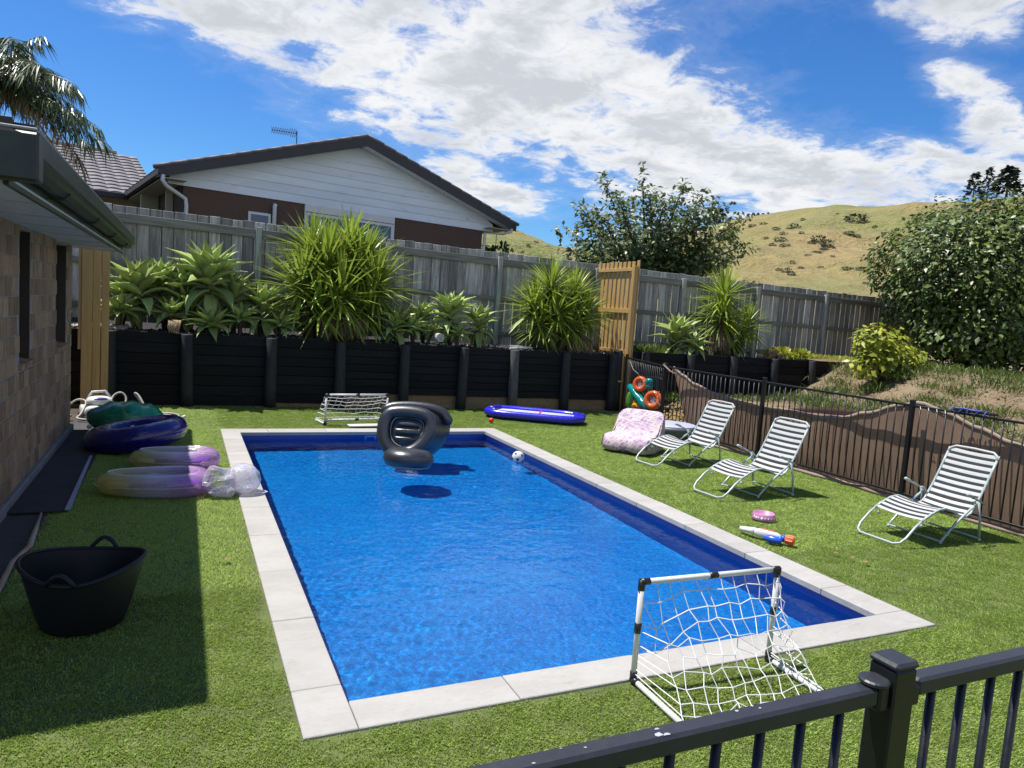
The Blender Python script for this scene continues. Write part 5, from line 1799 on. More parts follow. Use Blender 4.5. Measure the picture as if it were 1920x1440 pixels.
    MB().bbox(-.03, .03, -.03, .03, 0, 1.15, .004).build('shaft', 'steel', q)
    MB().bbox(-.033, .033, -.033, .033, 1.151, 1.165, .004).build('cap', 'steel', q)


def build_near_fence():
    Y = -2.043
    root = thing('pool_fence', 'black pool fence with square post close to the camera, scuffed top rail', 'fence', (0.84, Y, 0))
    P = 0.032
    MB().bbox(-P, P, -P, P, -.02, 1.235, .004).build('post', 'fence_black', root)
    cap = MB().bbox(-P - .003, P + .003, -P - .003, P + .003, 1.2355, 1.252, .006).build('post_cap', 'fence_rail', root)
    # left rail ends in a swivel bracket on the post
    MB().bbox(-3.2, -P - .028, -.02, .02, 1.162, 1.201, .006).build('rail', 'fence_rail', root)
    MB().bbox(-3.2, -P - .028, -.016, .016, 0.08, 0.112, .004).build('rail', 'fence_rail', root)
    MB().bbox(-P - .03, -P - .001, -.024, .024, 1.15, 1.2045, .005).build('bracket', 'fence_black', root)
    MB().lathe([(.03, 0), (.03, .006), (.026, .009), (0, .009)], 18, (-P - .022, 0, 1.205)).build('bracket_cap', 'fence_rail', root, smooth=False)
    MB().bbox(P + .03, 3.2, -.02, .02, 1.162, 1.201, .006).build('rail', 'fence_rail', root)
    MB().bbox(P + .03, 3.2, -.016, .016, 0.08, 0.112, .004).build('rail', 'fence_rail', root)
    MB().bbox(P + .001, P + .032, -.023, .023, 1.146, 1.19, .005).build('bracket', 'fence_black', root)
    pk = MB().tube([(0, 0, .10), (0, 0, 1.16)], .0095, 10).mesh('picket', 'fence_black', True)
    for k in range(1, 29):
        inst(pk, 'picket', root, (-P - .045 - .1045 * (k - .35), 0, 0))
        inst(pk, 'picket', root, (P + .035 + .1045 * (k - .35), 0, 0))
    # scuffs and bird marks on the rail
    rr = random.Random(3)
    mk = MB()
    for (x, y, s) in ((-.60, -.008, .010), (-.585, -.013, .006), (-.592, .006, .004), (-.41, .008, .004), (-.37, .012, .003), (-.36, .002, .003), (-.74, .0, .003), (-.78, .01, .002), (-.84, -.01, .003), (-.06, .01, .004), (-.07, -.005, .003)):
        n = 7
        vs = [(x + s * cos(2 * pi * k / n) * rr.uniform(.5, 1.6), y + s * sin(2 * pi * k / n) * rr.uniform(.3, .9), 1.2018) for k in range(n)]
        mk.add(vs, [tuple(range(n))])
    tag(mk.build('scuff_marks', 'scuff', root), kind='stuff')


build_pool_fence()
build_near_fence()

# ================================================================== THINGS ON THE RIGHT OF THE POOL


def build_loungers():
    Wd = 0.262     # half width
    # side path of the sling: from the foot of the seat over the knee, dip and up the back
    path = [(0.30, .245), (0.42, .30), (0.55, .345), (0.66, .355), (0.78, .325), (0.90, .275), (1.0, .255), (1.08, .28), (1.14, .345), (1.22, .455), (1.30, .59), (1.36, .70), (1.425, .82), (1.455, .875)]
    pts = [Vector((x, 0, z)) for x, z in path]
    cum = [0.0]
    for a, b in zip(pts[:-1], pts[1:]):
        cum.append(cum[-1] + (b - a).length)
    def on(s):
        for i in range(len(pts) - 1):
            if s <= cum[i + 1]:
                t = (s - cum[i]) / (cum[i + 1] - cum[i])
                d = (pts[min(i + 2, len(pts) - 1)] - pts[max(i - 1, 0)]).normalized()
                return pts[i].lerp(pts[i + 1], t), d
        return pts[-1], (pts[-1] - pts[-2]).normalized()
    def strap_mesh(w, mat, nm, t):
        def f(u, v):
            y = (u - .5) * 2 * (Wd + .012)
            sag = -.022 * (1 - ((u - .5) * 2) ** 2)
            lift = t * (1 - ((v - .5) * 2) ** 2)
            return ((v - .5) * w, y, sag + lift)
        b = MB().grid(f, 9, 5)
        b.grid(lambda u, v: tuple(Vector(f(u, v)) - Vector((0, 0, .004))), 9, 5)
        return b.mesh(nm, mat, True)
    total = cum[-1]
    n = 21
    step = total / n
    mw = strap_mesh(step * .54, 'strap_white', 'white_strap', .0008)
    md = strap_mesh(step * .46, 'strap_dark', 'dark_strap', .0008)
    root = thing('sun_lounger', '', 'sun lounger', (0, 0, 0), group='striped sun loungers on the lawn')
    R = .0125
    # foot loop on the ground rising to the side rails of the sling
    def arc(p, n=5):
        return p
    loop = []
    for s in (-1, 1):
        side = [(.30, s * Wd, .232), (.22, s * Wd, .185), (.10, s * Wd, .085), (.045, s * (Wd - .02), .035), (.012, s * (Wd - .075), .016)]
        loop.append(side)
    MB().tube(loop[0] + list(reversed(loop[1])), R, 9).build('foot_loop', 'lounger_tube', root, smooth=True)
    for s in (-1, 1):
        MB().tube([(x, s * Wd, z - .008) for x, z in path[:-1]], R, 8).build('side_rail', 'lounger_tube', root, smooth=True)
    x1, z1 = path[-2]
    x2, z2 = path[-1]
    MB().tube([(x1, -Wd, z1 - .008), (x2 - .01, -Wd + .015, z2 - .02), (x2 + .008, -Wd + .06, z2 + .005), (x2 + .01, 0, z2 + .01), (x2 + .008, Wd - .06, z2 + .005), (x2 - .01, Wd - .015, z2 - .02), (x1, Wd, z1 - .008)], R, 8).build('head_bar', 'strap_white', root, smooth=True)
    for k in range(n):
        p, d = on((k + .5) * step)
        inst(mw, 'white_strap', root, tuple(p), (0, -atan2(d.z, d.x), 0))
        if k < n - 1:
            p, d = on((k + 1.0) * step)
            inst(md, 'dark_strap', root, tuple(p), (0, -atan2(d.z, d.x), 0))
    Wl = Wd + .03
    piv = (1.13, .40)
    for s in (-1, 1):
        MB().tube([(.60, s * Wl, .02), (.66, s * Wl, .075), (.80, s * Wl, .19), (1.0, s * Wl, .315), piv and (piv[0], s * Wl, piv[1] - .02)], R, 8).build('front_leg', 'lounger_tube', root, smooth=True)
        MB().tube([(piv[0] - .02, s * (Wl + .026), piv[1] + .01), (1.17, s * (Wl + .026), .22), (1.20, s * (Wl + .026), .02)], R, 8).build('rear_leg', 'lounger_tube', root, smooth=True)
        MB().tube([(1.18, s * (Wl + .05), .39), (1.0, s * (Wl + .05), .455), (.90, s * (Wl + .05), .49)], R * .9, 8).build('arm', 'lounger_tube', root, smooth=True)
        MB().tube([(.97, s * (Wl + .05), .466), (.90, s * (Wl + .05), .492), (.86, s * (Wl + .05), .505)], R * 1.35, 8).build('arm_grip', 'lounger_tube', root, smooth=True)
        MB().tube([(1.14, s * Wd, .37), (1.10, s * Wl, .42), (1.06, s * Wl, .41)], R * .7, 6).build('hinge', 'lounger_tube', root, smooth=True)
        for (x, yy) in ((.60, Wl), (1.20, Wl + .026)):
            MB().ball((x, s * yy, .018), .018, 10, 6).build('foot', 'lounger_tube', root, smooth=True)
        MB().ball((.34, s * (Wd - .02) if s > 0 else -Wd + .02, .19), (.02, .016, .02), 8, 6).build('end_plug', 'plastic_white', root, smooth=True)
    MB().tube([(.61, -Wl, .025), (.61, Wl, .025)], R * .8, 8).build('crossbar', 'lounger_tube', root, smooth=True)
    MB().tube([(1.195, -Wl - .026, .03), (1.195, Wl + .026, .03)], R * .8, 8).build('crossbar', 'lounger_tube', root, smooth=True)
    for i, (x, y, a, lb) in enumerate(((5.20, 4.84, 4, 'striped sun lounger beside the floral beanbag'), (4.93, 3.27, 4, 'striped sun lounger in the middle of the three, near the pink bowl'), (5.54, 1.54, 0, 'striped sun lounger standing closest to the camera, apart from the others'))):
        o = root if i == 0 else copy_tree(root)
        o.location = (x, y, 0.012)
        o.rotation_euler = (0, 0, radians(a))
        o.scale = (.91, .95, .97)
        o['label'] = lb


build_loungers()


def soft(b, amp, s, seed=0):
    for i, v in enumerate(b.v):
        k = 1 + amp * noise.noise((v[0] * s + seed, v[1] * s, v[2] * s))
        b.v[i] = (v[0] * k, v[1] * k, v[2] * k if v[2] > .05 else v[2])
    return b


def build_right_things():
    # beanbag chair: low seat block with a slanting backrest, faces away from the fence
    c = Vector((5.68, 5.80, 0))
    r = thing('beanbag_chair', 'lilac beanbag chair printed with pale spiky leaves', 'beanbag', tuple(c), radians(36))
    def body(u, v):
        # outline in x (front to back), rounded across y
        a = 2 * pi * u
        t = v * 2 - 1
        sx = [(-.52, .05), (-.56, .20), (-.48, .345), (-.30, .37), (-.05, .36), (.07, .42), (.20, .62), (.32, .82), (.42, .83), (.47, .74), (.48, .40), (.46, .05), (.2, .01), (-.25, .01)]
        n = len(sx)
        f = u * (n)
        i = int(f) % n
        w = f - int(f)
        p0, p1, p2, p3 = sx[i - 1], sx[i], sx[(i + 1) % n], sx[(i + 2) % n]
        cr = lambda k: .5 * (2 * p1[k] + (p2[k] - p0[k]) * w + (2 * p0[k] - 5 * p1[k] + 4 * p2[k] - p3[k]) * w * w + (3 * p1[k] - p0[k] - 3 * p2[k] + p3[k]) * w ** 3)
        x, z = cr(0), cr(1)
        e = (1 - abs(t) ** 6)
        sh = .80 + .20 * e ** .5
        cx, cz = 0.0, .22
        x = cx + (x - cx) * sh
        z = max(.004, cz + (z - cz) * (sh if z > cz else .9 + .1 * e))
        y = t * .43 * (1 - .10 * max(0, z - .4))
        x += .018 * nz(x, y, z, 6)
        z += .02 * nz(x, y, z + 4, 5) if z > .05 else 0
        return (x, y, z)
    b = MB().grid(body, 71, 23)
    for vv in (0, 1):
        rim = [body(k / 70, vv) for k in range(70)]
        o = len(b.v)
        b.v += rim + [(0, (vv * 2 - 1) * .45, .24)]
        b.f += [(o + k, o + (k + 1) % 70, o + 70) for k in range(70)]
    r.scale = (.84, .84, .70)
    b.build('cushion', 'beanbag', r, smooth=True)
    MB().lathe([(.44, 0.0), (.485, .03), (.50, .075), (.49, .10), (.0, .10)], 28, (-.03, 0, .0), 1.06, .86).build('base', 'beanbag_under', r, smooth=True)
    for s in (-1, 1):
        MB().tube([(x, s * .405, z) for x, z in ((-.53, .14), (-.50, .30), (-.30, .355), (-.03, .345), (.1, .44), (.22, .62), (.33, .77))], .008, 6).build('piping', 'beanbag_under', r, smooth=True)
    # grey round pouffe by the fence
    c = at(1272, 818, z=.0)
    r = thing('round_basin', 'grey round basin with pale lilac top near the pool fence', 'basin', (7.0, 6.62, 0))
    MB().lathe([(.24, 0), (.34, .04), (.41, .13), (.425, .20), (.41, .245)], 32).build('bowl', 'basin_grey', r, smooth=True)
    MB().lathe([(.41, .246), (.40, .262), (.34, .27), (.0, .266)], 32).build('cover', 'basin_top', r, smooth=True)
    # pink pet bowl with white motifs
    r = thing('pet_bowl', 'pink plastic pet bowl with white letters on the lawn', 'bowl', (4.90, 2.33, .012))
    MB().lathe([(.118, 0), (.121, .006), (.105, .062), (.101, .066), (.096, .064), (.085, .02), (0.0, .014)], 32).build('dish', 'pink_plastic', r, smooth=True)
    # small white motifs printed round the side
    rr_ = random.Random(2)
    for k in range(9):
        a = radians(-190 + k * 15 + rr_.uniform(-2, 2))
        n_ = 6
        s_ = rr_.uniform(.007, .012)
        ring = []
        for q in range(n_):
            b_ = 2 * pi * q / n_
            da, dz = s_ * cos(b_) * rr_.uniform(.5, 1.3) / .112, s_ * sin(b_) * rr_.uniform(.6, 1.4)
            zz = .034 + dz
            rad_ = .121 - (.016 * (zz - .006) / .056) + .0012
            ring.append((rad_ * cos(a + da), rad_ * sin(a + da), zz))
        MB().add(ring, [tuple(range(n_))]).build('motif', 'print_white', r)
    # water pistol
    r = thing('water_pistol', 'white and blue toy water pistol with orange nozzle lying on the lawn', 'water pistol', (4.40, 1.78, .012), radians(-62))
    gun = MB()
    gun.ball((0, 0, .045), (.13, .036, .042), 18, 10, .75)
    gun.build('barrel', 'plastic_white', r, smooth=True)
    MB().tube([(-.11, .0, .05), (-.17, .015, .045), (-.225, .035, .035), (-.26, .045, .032)], [.036, .028, .026, .024], 10).build('handle', 'plastic_white', r, smooth=True)
    MB().ball((.075, -.075, .035), (.085, .036, .034), 14, 8).build('tank', 'toy_blue', r, smooth=True)
    MB().tube([(.11, -.04, .04), (.15, -.012, .042)], .022, 10).build('collar', 'toy_blue', r, smooth=True)
    MB().tube([(.13, 0, .043), (.165, 0, .043)], .03, 12).build('muzzle', 'toy_blue', r, smooth=True)
    MB().tube([(.165, 0, .043), (.175, 0, .043), (.235, 0, .043), (.245, 0, .043)], [.03, .04, .038, .03], 14).build('nozzle', 'orange_plastic', r, smooth=True)
    for k in range(8):
        a = k * pi / 4
        MB().tube([(.178, .04 * cos(a), .043 + .04 * sin(a)), (.235, .039 * cos(a), .043 + .039 * sin(a))], .005, 5).build('nozzle_rib', 'orange_plastic', r)
    MB().bbox(-.05, .07, -.012, .012, .084, .091, .003).build('sight', 'print_red', r)
    # red ball and blue raft on the far lawn
    r = MB().ball((0, 0, .045), .045, 18, 12).build('small_ball', 'red_plastic', None, smooth=True, loc=(4.37, 8.21, .005))
    tag(r, 'small red ball on the lawn beside the blue raft', 'ball')
    r = thing('inflatable_raft', 'royal blue inflatable raft with white floor lying near the black wall', 'raft', (5.42, 8.62, 0.012), radians(-33))
    out = [(-.86, -.16), (-.72, -.33), (-.5, -.38), (.5, -.38), (.72, -.33), (.86, -.16), (.86, .16), (.72, .33), (.5, .38), (-.5, .38), (-.72, .33), (-.86, .16)]
    ring = []
    for i in range(len(out)):
        a, c = Vector((*out[i], .085)), Vector((*out[(i + 1) % len(out)], .085))
        for t in (0, .25, .5, .75):
            ring.append(a.lerp(c, t))
    MB().tube(ring, .072, 14, closed=True).build('tube', 'pvc_blue', r, smooth=True)
    MB().add([(x * .93, y * .86, .098) for x, y in out], [tuple(range(len(out)))]).build('raft_floor', 'pvc_white', r)
    for k in (-1, 0, 1):
        MB().tube([(-.66, k * .16, .098), (-.3, k * .16, .103), (.3, k * .16, .103), (.66, k * .16, .098)], .02, 8, flat=.5).build('floor_rib', 'pvc_white', r, smooth=True)
    MB().box(.07, .10, -.3, .3, .116, .118).build('floor_stripe', 'print_red', r)
    for s in (-1, 1):
        MB().tube([(s * .70, -.26, .11), (s * .78, -.1, .125), (s * .78, .1, .125), (s * .70, .26, .11)], .045, 10).build('pillow', 'pvc_blue', r, smooth=True)
    MB().ball((-.80, -.12, .165), (.022, .022, .012), 10, 6).build('valve', 'pvc_white', r, smooth=True)
    # dry leaves blown on the turf
    for k, (x, y, lb) in enumerate(((4.72, 1.28, 'dry leaf on the lawn nearest the pool edge by the water pistol'), (4.76, 1.16, 'middle one of three dry leaves near the pool edge'), (4.78, 1.03, 'dry leaf on the lawn farthest from the water pistol'), (-.19, 2.27, 'dry leaf on the narrow lawn between house and pool'))):
        a = .035
        o = MB().add([(-a, 0, 0), (-a * .2, -a * .5, .012), (a, .004, .004), (-a * .2, a * .5, .01), (0, 0, .003)], [(0, 1, 4), (1, 2, 4), (2, 3, 4), (3, 0, 4)]).build('dry_leaf', 'dry_leaf', None, loc=(x, y, .026), rot=(.1, .1, k * 1.3))
        tag(o, lb, 'leaf', 'dry leaves on the lawn')


build_right_things()


def build_hanging_toys():
    """Black net slung on the pool fence with inflatable toys stuffed into it."""
    X = 7.40
    r = thing('toy_net', 'black strap net slung on the fence to hold pool toys', 'net', (X, 7.95, 0))
    top = [at(px, py, x=X) for px, py in ((1182, 678), (1203, 683), (1235, 690), (1250, 694))]
    L = lambda q: (q.x - X, q.y - 7.95, q.z)
    kn = at(1198, 702, x=X)
    kn2 = at(1232, 707, x=X)
    low = [at(px, py, x=X - .12) for px, py in ((1180, 745), (1190, 770), (1206, 780), (1222, 775), (1238, 760))]
    def strap(a, b, sag=.03, rr=.007):
        a, b = Vector(a), Vector(b)
        m = (a + b) / 2 + Vector((-.03, 0, -sag))
        MB().tube([a, m, b], rr, 5).build('strap', 'fence_black', r)
    strap(L(top[0]), L(kn)); strap(L(top[1]), L(kn)); strap(L(kn), L(kn2), .03)
    strap(L(kn2), L(at(1248, 712, x=X)), .0)
    for q in low:
        strap(L(kn), L(q), .02, .004)
        strap(L(kn2), L(q), .02, .004)
    bl = Vector((0, 0, 0))
    for q in low:
        bl += Vector(L(q)) / len(low)
    # dark mesh belly
    def bag(u, v):
        a = pi * u
        y = .42 - .84 * u + .0
        z = .10 + .34 * v - .10 * sin(pi * u) * (1 - v) + .08
        x = -.04 - .16 * sin(pi * u) * sin(pi * (1 - v * .75))
        return (x, y, z)
    def ring_at(px, py, rad, mat, nm, lb, tilt):
        q = at(px, py, x=X - .10)
        o = thing(nm, lb, 'float ring', (q.x, q.y, q.z), rot=tilt)
        n = 26
        MB().tube([(rad * cos(2 * pi * k / n), rad * sin(2 * pi * k / n), 0) for k in range(n)], rad * .42, 12, closed=True).build('tube', mat, o, smooth=True)
        MB().lathe([(rad * .62, .0), (rad * .3, .012), (0, .014)], 18).build('film', 'vinyl_clear', o, smooth=True)
        MB().ball((rad * .9, rad * .5, rad * .4), .012, 8, 6).build('valve', 'plastic_white', o, smooth=True)
        return o
    tl = (radians(78), 0, radians(-62))
    ring_at(1200, 720, .105, 'vinyl_orange', 'swim_ring', 'upper orange swim ring in the net on the pool fence', tl)
    ring_at(1224, 750, .125, 'vinyl_orange', 'swim_ring', 'lower orange swim ring in the net, above the beanbag', tl)
    q = at(1217, 719, x=X - .06)
    o = thing('arm_float', 'teal inflatable arm float squeezed between the orange rings', 'arm float', (q.x, q.y, q.z), rot=(0, 0, radians(-62)))
    MB().ball((0, 0, .03), (.08, .06, .07), 16, 10).build('chamber', 'vinyl_teal', o, smooth=True)
    MB().ball((.01, 0, -.055), (.075, .055, .055), 16, 10).build('chamber', 'vinyl_teal', o, smooth=True)
    a, b = at(1179, 722, x=X - .12), at(1215, 768, x=X - .12)
    o = thing('pool_noodle', 'long teal inflatable tube slanting down out of the net', 'inflatable', tuple((a + b) / 2))
    m = (a + b) / 2
    MB().tube([a - m, a.lerp(b, .05) - m, a.lerp(b, .3) - m, a.lerp(b, .7) - m, a.lerp(b, .95) - m, b - m], [.02, .06, .075, .078, .07, .02], 12).build('tube', 'vinyl_teal', o, smooth=True)
    MB().ball(tuple(b - m + Vector((0, -.01, .0))), .03, 10, 6).build('end_cap', 'vinyl_teal', o, smooth=True)
    q = at(1180, 750, x=X - .05)
    o = thing('inflatable_toy', 'green inflatable toy wedged against the pine post in the net', 'inflatable', (q.x, q.y, q.z))
    MB().ball((0, 0, 0), (.05, .09, .17), 14, 10).build('body', 'vinyl_grass', o, smooth=True)
    MB().ball((0, -.02, -.18), (.05, .06, .04), 12, 8).build('foot', 'vinyl_teal', o, smooth=True)
    q = at(1193, 760, x=X - .12)
    o = thing('inflatable_toy', 'yellow orange inflatable piece under the teal tube', 'inflatable', (q.x, q.y, q.z))
    MB().tube([(0, .12, -.05), (0, .06, .0), (0, -.02, .02), (0, -.10, -.05)], [.03, .045, .05, .035], 10).build('body', 'yellow_vinyl', o, smooth=True)
    MB().tube([(0, .06, .02), (0, .09, .1)], [.035, .02], 8).build('horn', 'yellow_vinyl', o, smooth=True)
    # dark folded tarpaulin on the ground below
    q = at(1210, 778, x=X - .1)
    o = thing('folded_cover', 'black folded cover behind the beanbag under the hanging toys', 'cover', (X - .16, q.y, 0))
    b = MB()
    def fc(u, v):
        a = 2 * pi * u
        rr_ = 1 - .18 * nz(cos(a) * 2, sin(a) * 2, v * 2)
        return (.16 * cos(a) * rr_ * (1 - .5 * v ** 2), .42 * sin(a) * rr_ * (1 - .5 * v ** 2), .32 * v + .03 * nz(a, v, 3) * v)
    b.grid(fc, 30, 9)
    o_ = len(b.v)
    b.f.append(tuple(range(8 * 30, 9 * 30)))
    b.build('bundle', 'rubber_black', o, smooth=True)


build_hanging_toys()

# ================================================================== GOALS


def goal(label, group, loc, rz, W, H, D, near=True):
    r = thing('toy_goal', label, 'goal', loc, rz)
    R = .0155 if near else .017
    C = 'plastic_black'
    def pipe(a, b, nm='pipe'):
        MB().tube([a, b], R, 10).build(nm, 'plastic_white', r, smooth=True)
    def joint(p, dirs, ln=.045):
        b = MB()
        for d in dirs:
            d = Vector(d).normalized()
            b.tube([Vector(p) - d * R * .6, Vector(p) + d * ln], R * 1.25, 10)
        tag(b.build('connector', C, r, smooth=True))
    z0 = R * 1.2
    for x in (0, W):
        pipe((x, 0, z0), (x, 0, H))
        if near:
            pipe((x, 0, z0), (x, -D, z0))
            b = MB().tube([(x, 0, H * .50), (x, 0, H * .60)], R * 1.22, 10).build('connector', C, r, smooth=True)
            joint((x, 0, z0), ((0, 0, 1), (0, -1, 0)))
        else:
            pipe((x, 0, z0), (x, D, z0))
            joint((x, 0, z0), ((0, 0, 1), (0, 1, 0)), .05)
        s = 1 if x == 0 else -1
        joint((x, 0, H), ((s, 0, 0), (0, 0, -1)))
    pipe((0, 0, H), (W, 0, H), 'crossbar')
    MB().tube([(W * .47, 0, H), (W * .53, 0, H)], R * 1.22, 10).build('connector', C, r, smooth=True)
    if not near:
        pipe((0, 0, .085), (W, 0, .085))
        MB().tube([(W * .47, 0, .085), (W * .53, 0, .085)], R * 1.22, 10).build('connector', C, r, smooth=True)
    # net
    rr = random.Random(11 if near else 12)
    sg = -1 if near else 1
    nu, nv = (12, 11) if near else (11, 7)
    P = {}
    for j in range(nv):
        t = j / (nv - 1)
        for i in range(nu):
            u = i / (nu - 1)
            pinch = 1 - (.16 if near else .05) * sin(pi * t) * 1.0
            if near and j == 0:
                pinch = 1
            x = W * (.5 + (u - .5) * pinch)
            if near:
                x += -.10 * W * (1 - abs(2 * u - 1)) * 0 + .09 * W * sin(pi * t) * (u) * 0.6
                y = sg * D * (t ** 1.35) * .96
                z = H * (1 - t) ** 1.45 + .012
                if 1 <= j <= 3 and i < 3:
                    z -= .10 * H * (3 - i) * (j / 3.0)
                y += sg * .04 * sin(pi * u) * sin(pi * t)
            else:
                y = sg * D * (t ** .8)
                z = H * (1 - t ** 1.15) * (1 - .05 * sin(pi * u)) + .05 * t
                if j == 0:
                    z -= .0
            if 0 < j < nv - 1:
                k = 1.0 if near else .7
                x += rr.gauss(0, .011) * k
                y += rr.gauss(0, .010) * k
                z = max(.012, z + rr.gauss(0, .010) * k)
            P[i, j] = Vector((x, y, z))
    rad = .0030 if near else .0042
    b = MB()
    for j in range(1, nv):
        b.tube([P[i, j] for i in range(nu)], rad, 4)
    for i in range(nu):
        b.tube([P[i, j] for j in range(nv)], rad, 4)
    # side panels bunched along each post
    for s, ie in ((0, 0), (W, nu - 1)):
        for j in range(1, nv):
            q = P[ie, j]
            b.tube([q, (s, 0, max(.02, min(H, q.z * 1.02 + .01)))], rad, 4)
            if near and s and j < nv - 1:
                w_ = P[ie - 1, j]
                b.tube([q, (q + w_) / 2 + Vector((.05, -.02, -.02)), (s - .01, q.y * .9, max(.02, q.z * .55))], rad, 4)
    tag(b.build('net', 'net_cord', r), kind='stuff')
    return r


goal('white toy football goal on the lawn at the corner of the pool nearest the camera', None, (1.70, -.02, .0), radians(-2), .92, .555, .50, True)
goal('white toy football goal at the far end of the pool behind the black inflatable', None, (1.50, 7.97, .0), radians(8), 1.0, .475, .46, False)

# ================================================================== IN THE POOL


def build_pool_things():
    # black inflatable chair, tipped so that its seat faces the camera end of the pool
    fwdv = Vector((-.38, -.86, .34)).normalized()
    c = at(768, 812, y=6.05)
    up = (Vector((0, 0, 1)) - fwdv * fwdv.z).normalized()
    rt = up.cross(fwdv) * -1
    rt = fwdv.cross(up) * -1
    Mx = Matrix((rt, -fwdv, up)).transposed().to_4x4()      # local x right, y away from the viewer, z up
    r = thing('inflatable_chair', 'large black inflatable chair tipped up on the pool water', 'inflatable chair', tuple(c), rot=Mx.to_euler())
    r.scale = (.95, .95, .95)
    D = [(-.36, .30), (-.18, .345), (.06, .345), (.27, .30), (.36, .17), (.34, .0), (.25, -.17), (.10, -.31), (-.07, -.37), (-.22, -.35), (-.36, -.24), (-.43, -.06), (-.43, .14)]
    def dcurve(u, s=1.0, cx=-.03, cz=.02):
        n = len(D)
        f = u * n
        i = int(f) % n
        w = f - int(f)
        p = [D[(i + k - 1) % n] for k in range(4)]
        cr = lambda k: .5 * (2 * p[1][k] + (p[2][k] - p[0][k]) * w + (2 * p[0][k] - 5 * p[1][k] + 4 * p[2][k] - p[3][k]) * w * w + (3 * p[1][k] - p[0][k] - 3 * p[2][k] + p[3][k]) * w ** 3)
        return Vector((cx + (cr(0) - cx) * s, 0, cz + (cr(1) - cz) * s))
    # body: D-shaped shell swelling away from the seat face
    secs = [(.0, .60, .0), (-.025, .80, .0), (-.035, .92, .0), (.02, 1.03, .0), (.12, 1.08, .03), (.25, 1.06, .10), (.38, .98, .18), (.48, .78, .24), (.53, .45, .28)]
    n = 44
    b = MB()
    vs = []
    for (y, s, sh) in secs:
        for k in range(n):
            q = dcurve(k / n, s)
            vs.append((q.x + sh * 1.0, y, q.z + sh * .25))
    fs = []
    for j in range(len(secs) - 1):
        for k in range(n):
            fs.append((j * n + k, j * n + (k + 1) % n, (j + 1) * n + (k + 1) % n, (j + 1) * n + k))
    fs.append(tuple(range((len(secs) - 1) * n, len(secs) * n)))
    fs.append(tuple(reversed(range(n))))
    b.add(vs, fs).build('body', 'pvc_black', r, smooth=True)
    MB().tube([dcurve(k / 48, .82) + Vector((0, -.035, 0)) for k in range(48)], .092, 14, closed=True).build('seat_ring', 'pvc_black', r, smooth=True)
    # seat cushion with two welded creases
    def cush(u, v):
        q = dcurve(u, .56 * v)
        z = (q.z - .02) / .19
        bulge = .055 * (1 - v ** 3)
        crease = sum(math.exp(-((z - zc) / .10) ** 2) for zc in (.22, -.38)) * (1 if abs(q.x + .03) < .16 else .25)
        return (q.x, -.045 - bulge + .05 * crease * (1 - v ** 4), q.z)
    MB().grid(cush, 60, 22).build('seat_cushion', 'pvc_black', r, smooth=True)
    MB().tube([dcurve(k / 48, .57) + Vector((0, -.052, 0)) for k in range(48)], .007, 6, closed=True).build('seam', 'gutter_edge', r, smooth=True)
    MB().tube([dcurve(k / 48, 1.0) + Vector((0, .004, 0)) for k in range(48)], .004, 6, closed=True).build('seam', 'gutter_edge', r, smooth=True)
    # backrest roll along the top and far side
    roll = []
    for k in range(17):
        t = k / 16
        u = (-.04 + .37 * t) % 1.0
        q = dcurve(u, 1.10)
        roll.append(Vector((q.x + .02 + .10 * t, .10 + .10 * t, q.z + .02 + .03 * t)))
    MB().tube(roll, [.03] + [.072] * 15 + [.03], 12).build('back_roll', 'pvc_black', r, smooth=True)
    MB().ball((-.26, -.10, .245), (.018, .012, .018), 10, 6).build('valve', 'plastic_white', r, smooth=True)
    # matching footstool
    o = at(765, 862, y=5.1)
    r = thing('inflatable_footstool', 'round black inflatable footstool in front of the tipped chair', 'footstool', (o.x, 5.1, o.z - .10), rot=(radians(-5), radians(4), 0))
    MB().lathe([(0, .0), (.19, .0), (.27, .035), (.305, .10), (.295, .165), (.24, .215), (.17, .225), (.12, .205), (.07, .195), (0, .195)], 40, sy=.95).build('cushion', 'pvc_black', r, smooth=True)
    MB().tube([(.265 * cos(a), .252 * sin(a), .026) for a in np.linspace(0, 2 * pi, 40)[:-1]], .004, 5, closed=True).build('seam', 'gutter_edge', r)
    # ball
    q = at(972, 850, z=ZW + .06)
    q = Vector((3.80, 0, 0))
    p = at(972, 850, x=3.72)
    r = thing('toy_football', 'white ball with black spots floating by the pool edge', 'ball', (p.x, p.y, ZW - .035))
    MB().ball((0, 0, .085), .085, 24, 16).build('skin', 'plastic_white', r, smooth=True)
    ph = (1 + 5 ** .5) / 2
    ico = [(0, a, b * ph) for a in (-1, 1) for b in (-1, 1)] + [(a, b * ph, 0) for a in (-1, 1) for b in (-1, 1)] + [(b * ph, 0, a) for a in (-1, 1) for b in (-1, 1)]
    for v in ico:
        d = Vector(v).normalized()
        d.rotate(Euler((.5, .3, .2)))
        u = d.orthogonal().normalized()
        w = d.cross(u)
        cs = [(d * .0856 * cos(.27) + (u * cos(2 * pi * k / 5) + w * sin(2 * pi * k / 5)) * .0858 * sin(.27)) + Vector((0, 0, .085)) for k in range(5)]
        MB().add(cs + [d * .0868 + Vector((0, 0, .085))], [(k, (k + 1) % 5, 5) for k in range(5)]).build('spot', 'plastic_black', r)


build_pool_things()

# ================================================================== THINGS ON THE HOUSE SIDE


def teardrop(u, L, W):
    a = 2 * pi * u
    x = cos(a)
    y = sin(a)
    k = 1 - .22 * x + .10 * cos(2 * a)
    return Vector((x * L / 2, y * W / 2 * k, 0))


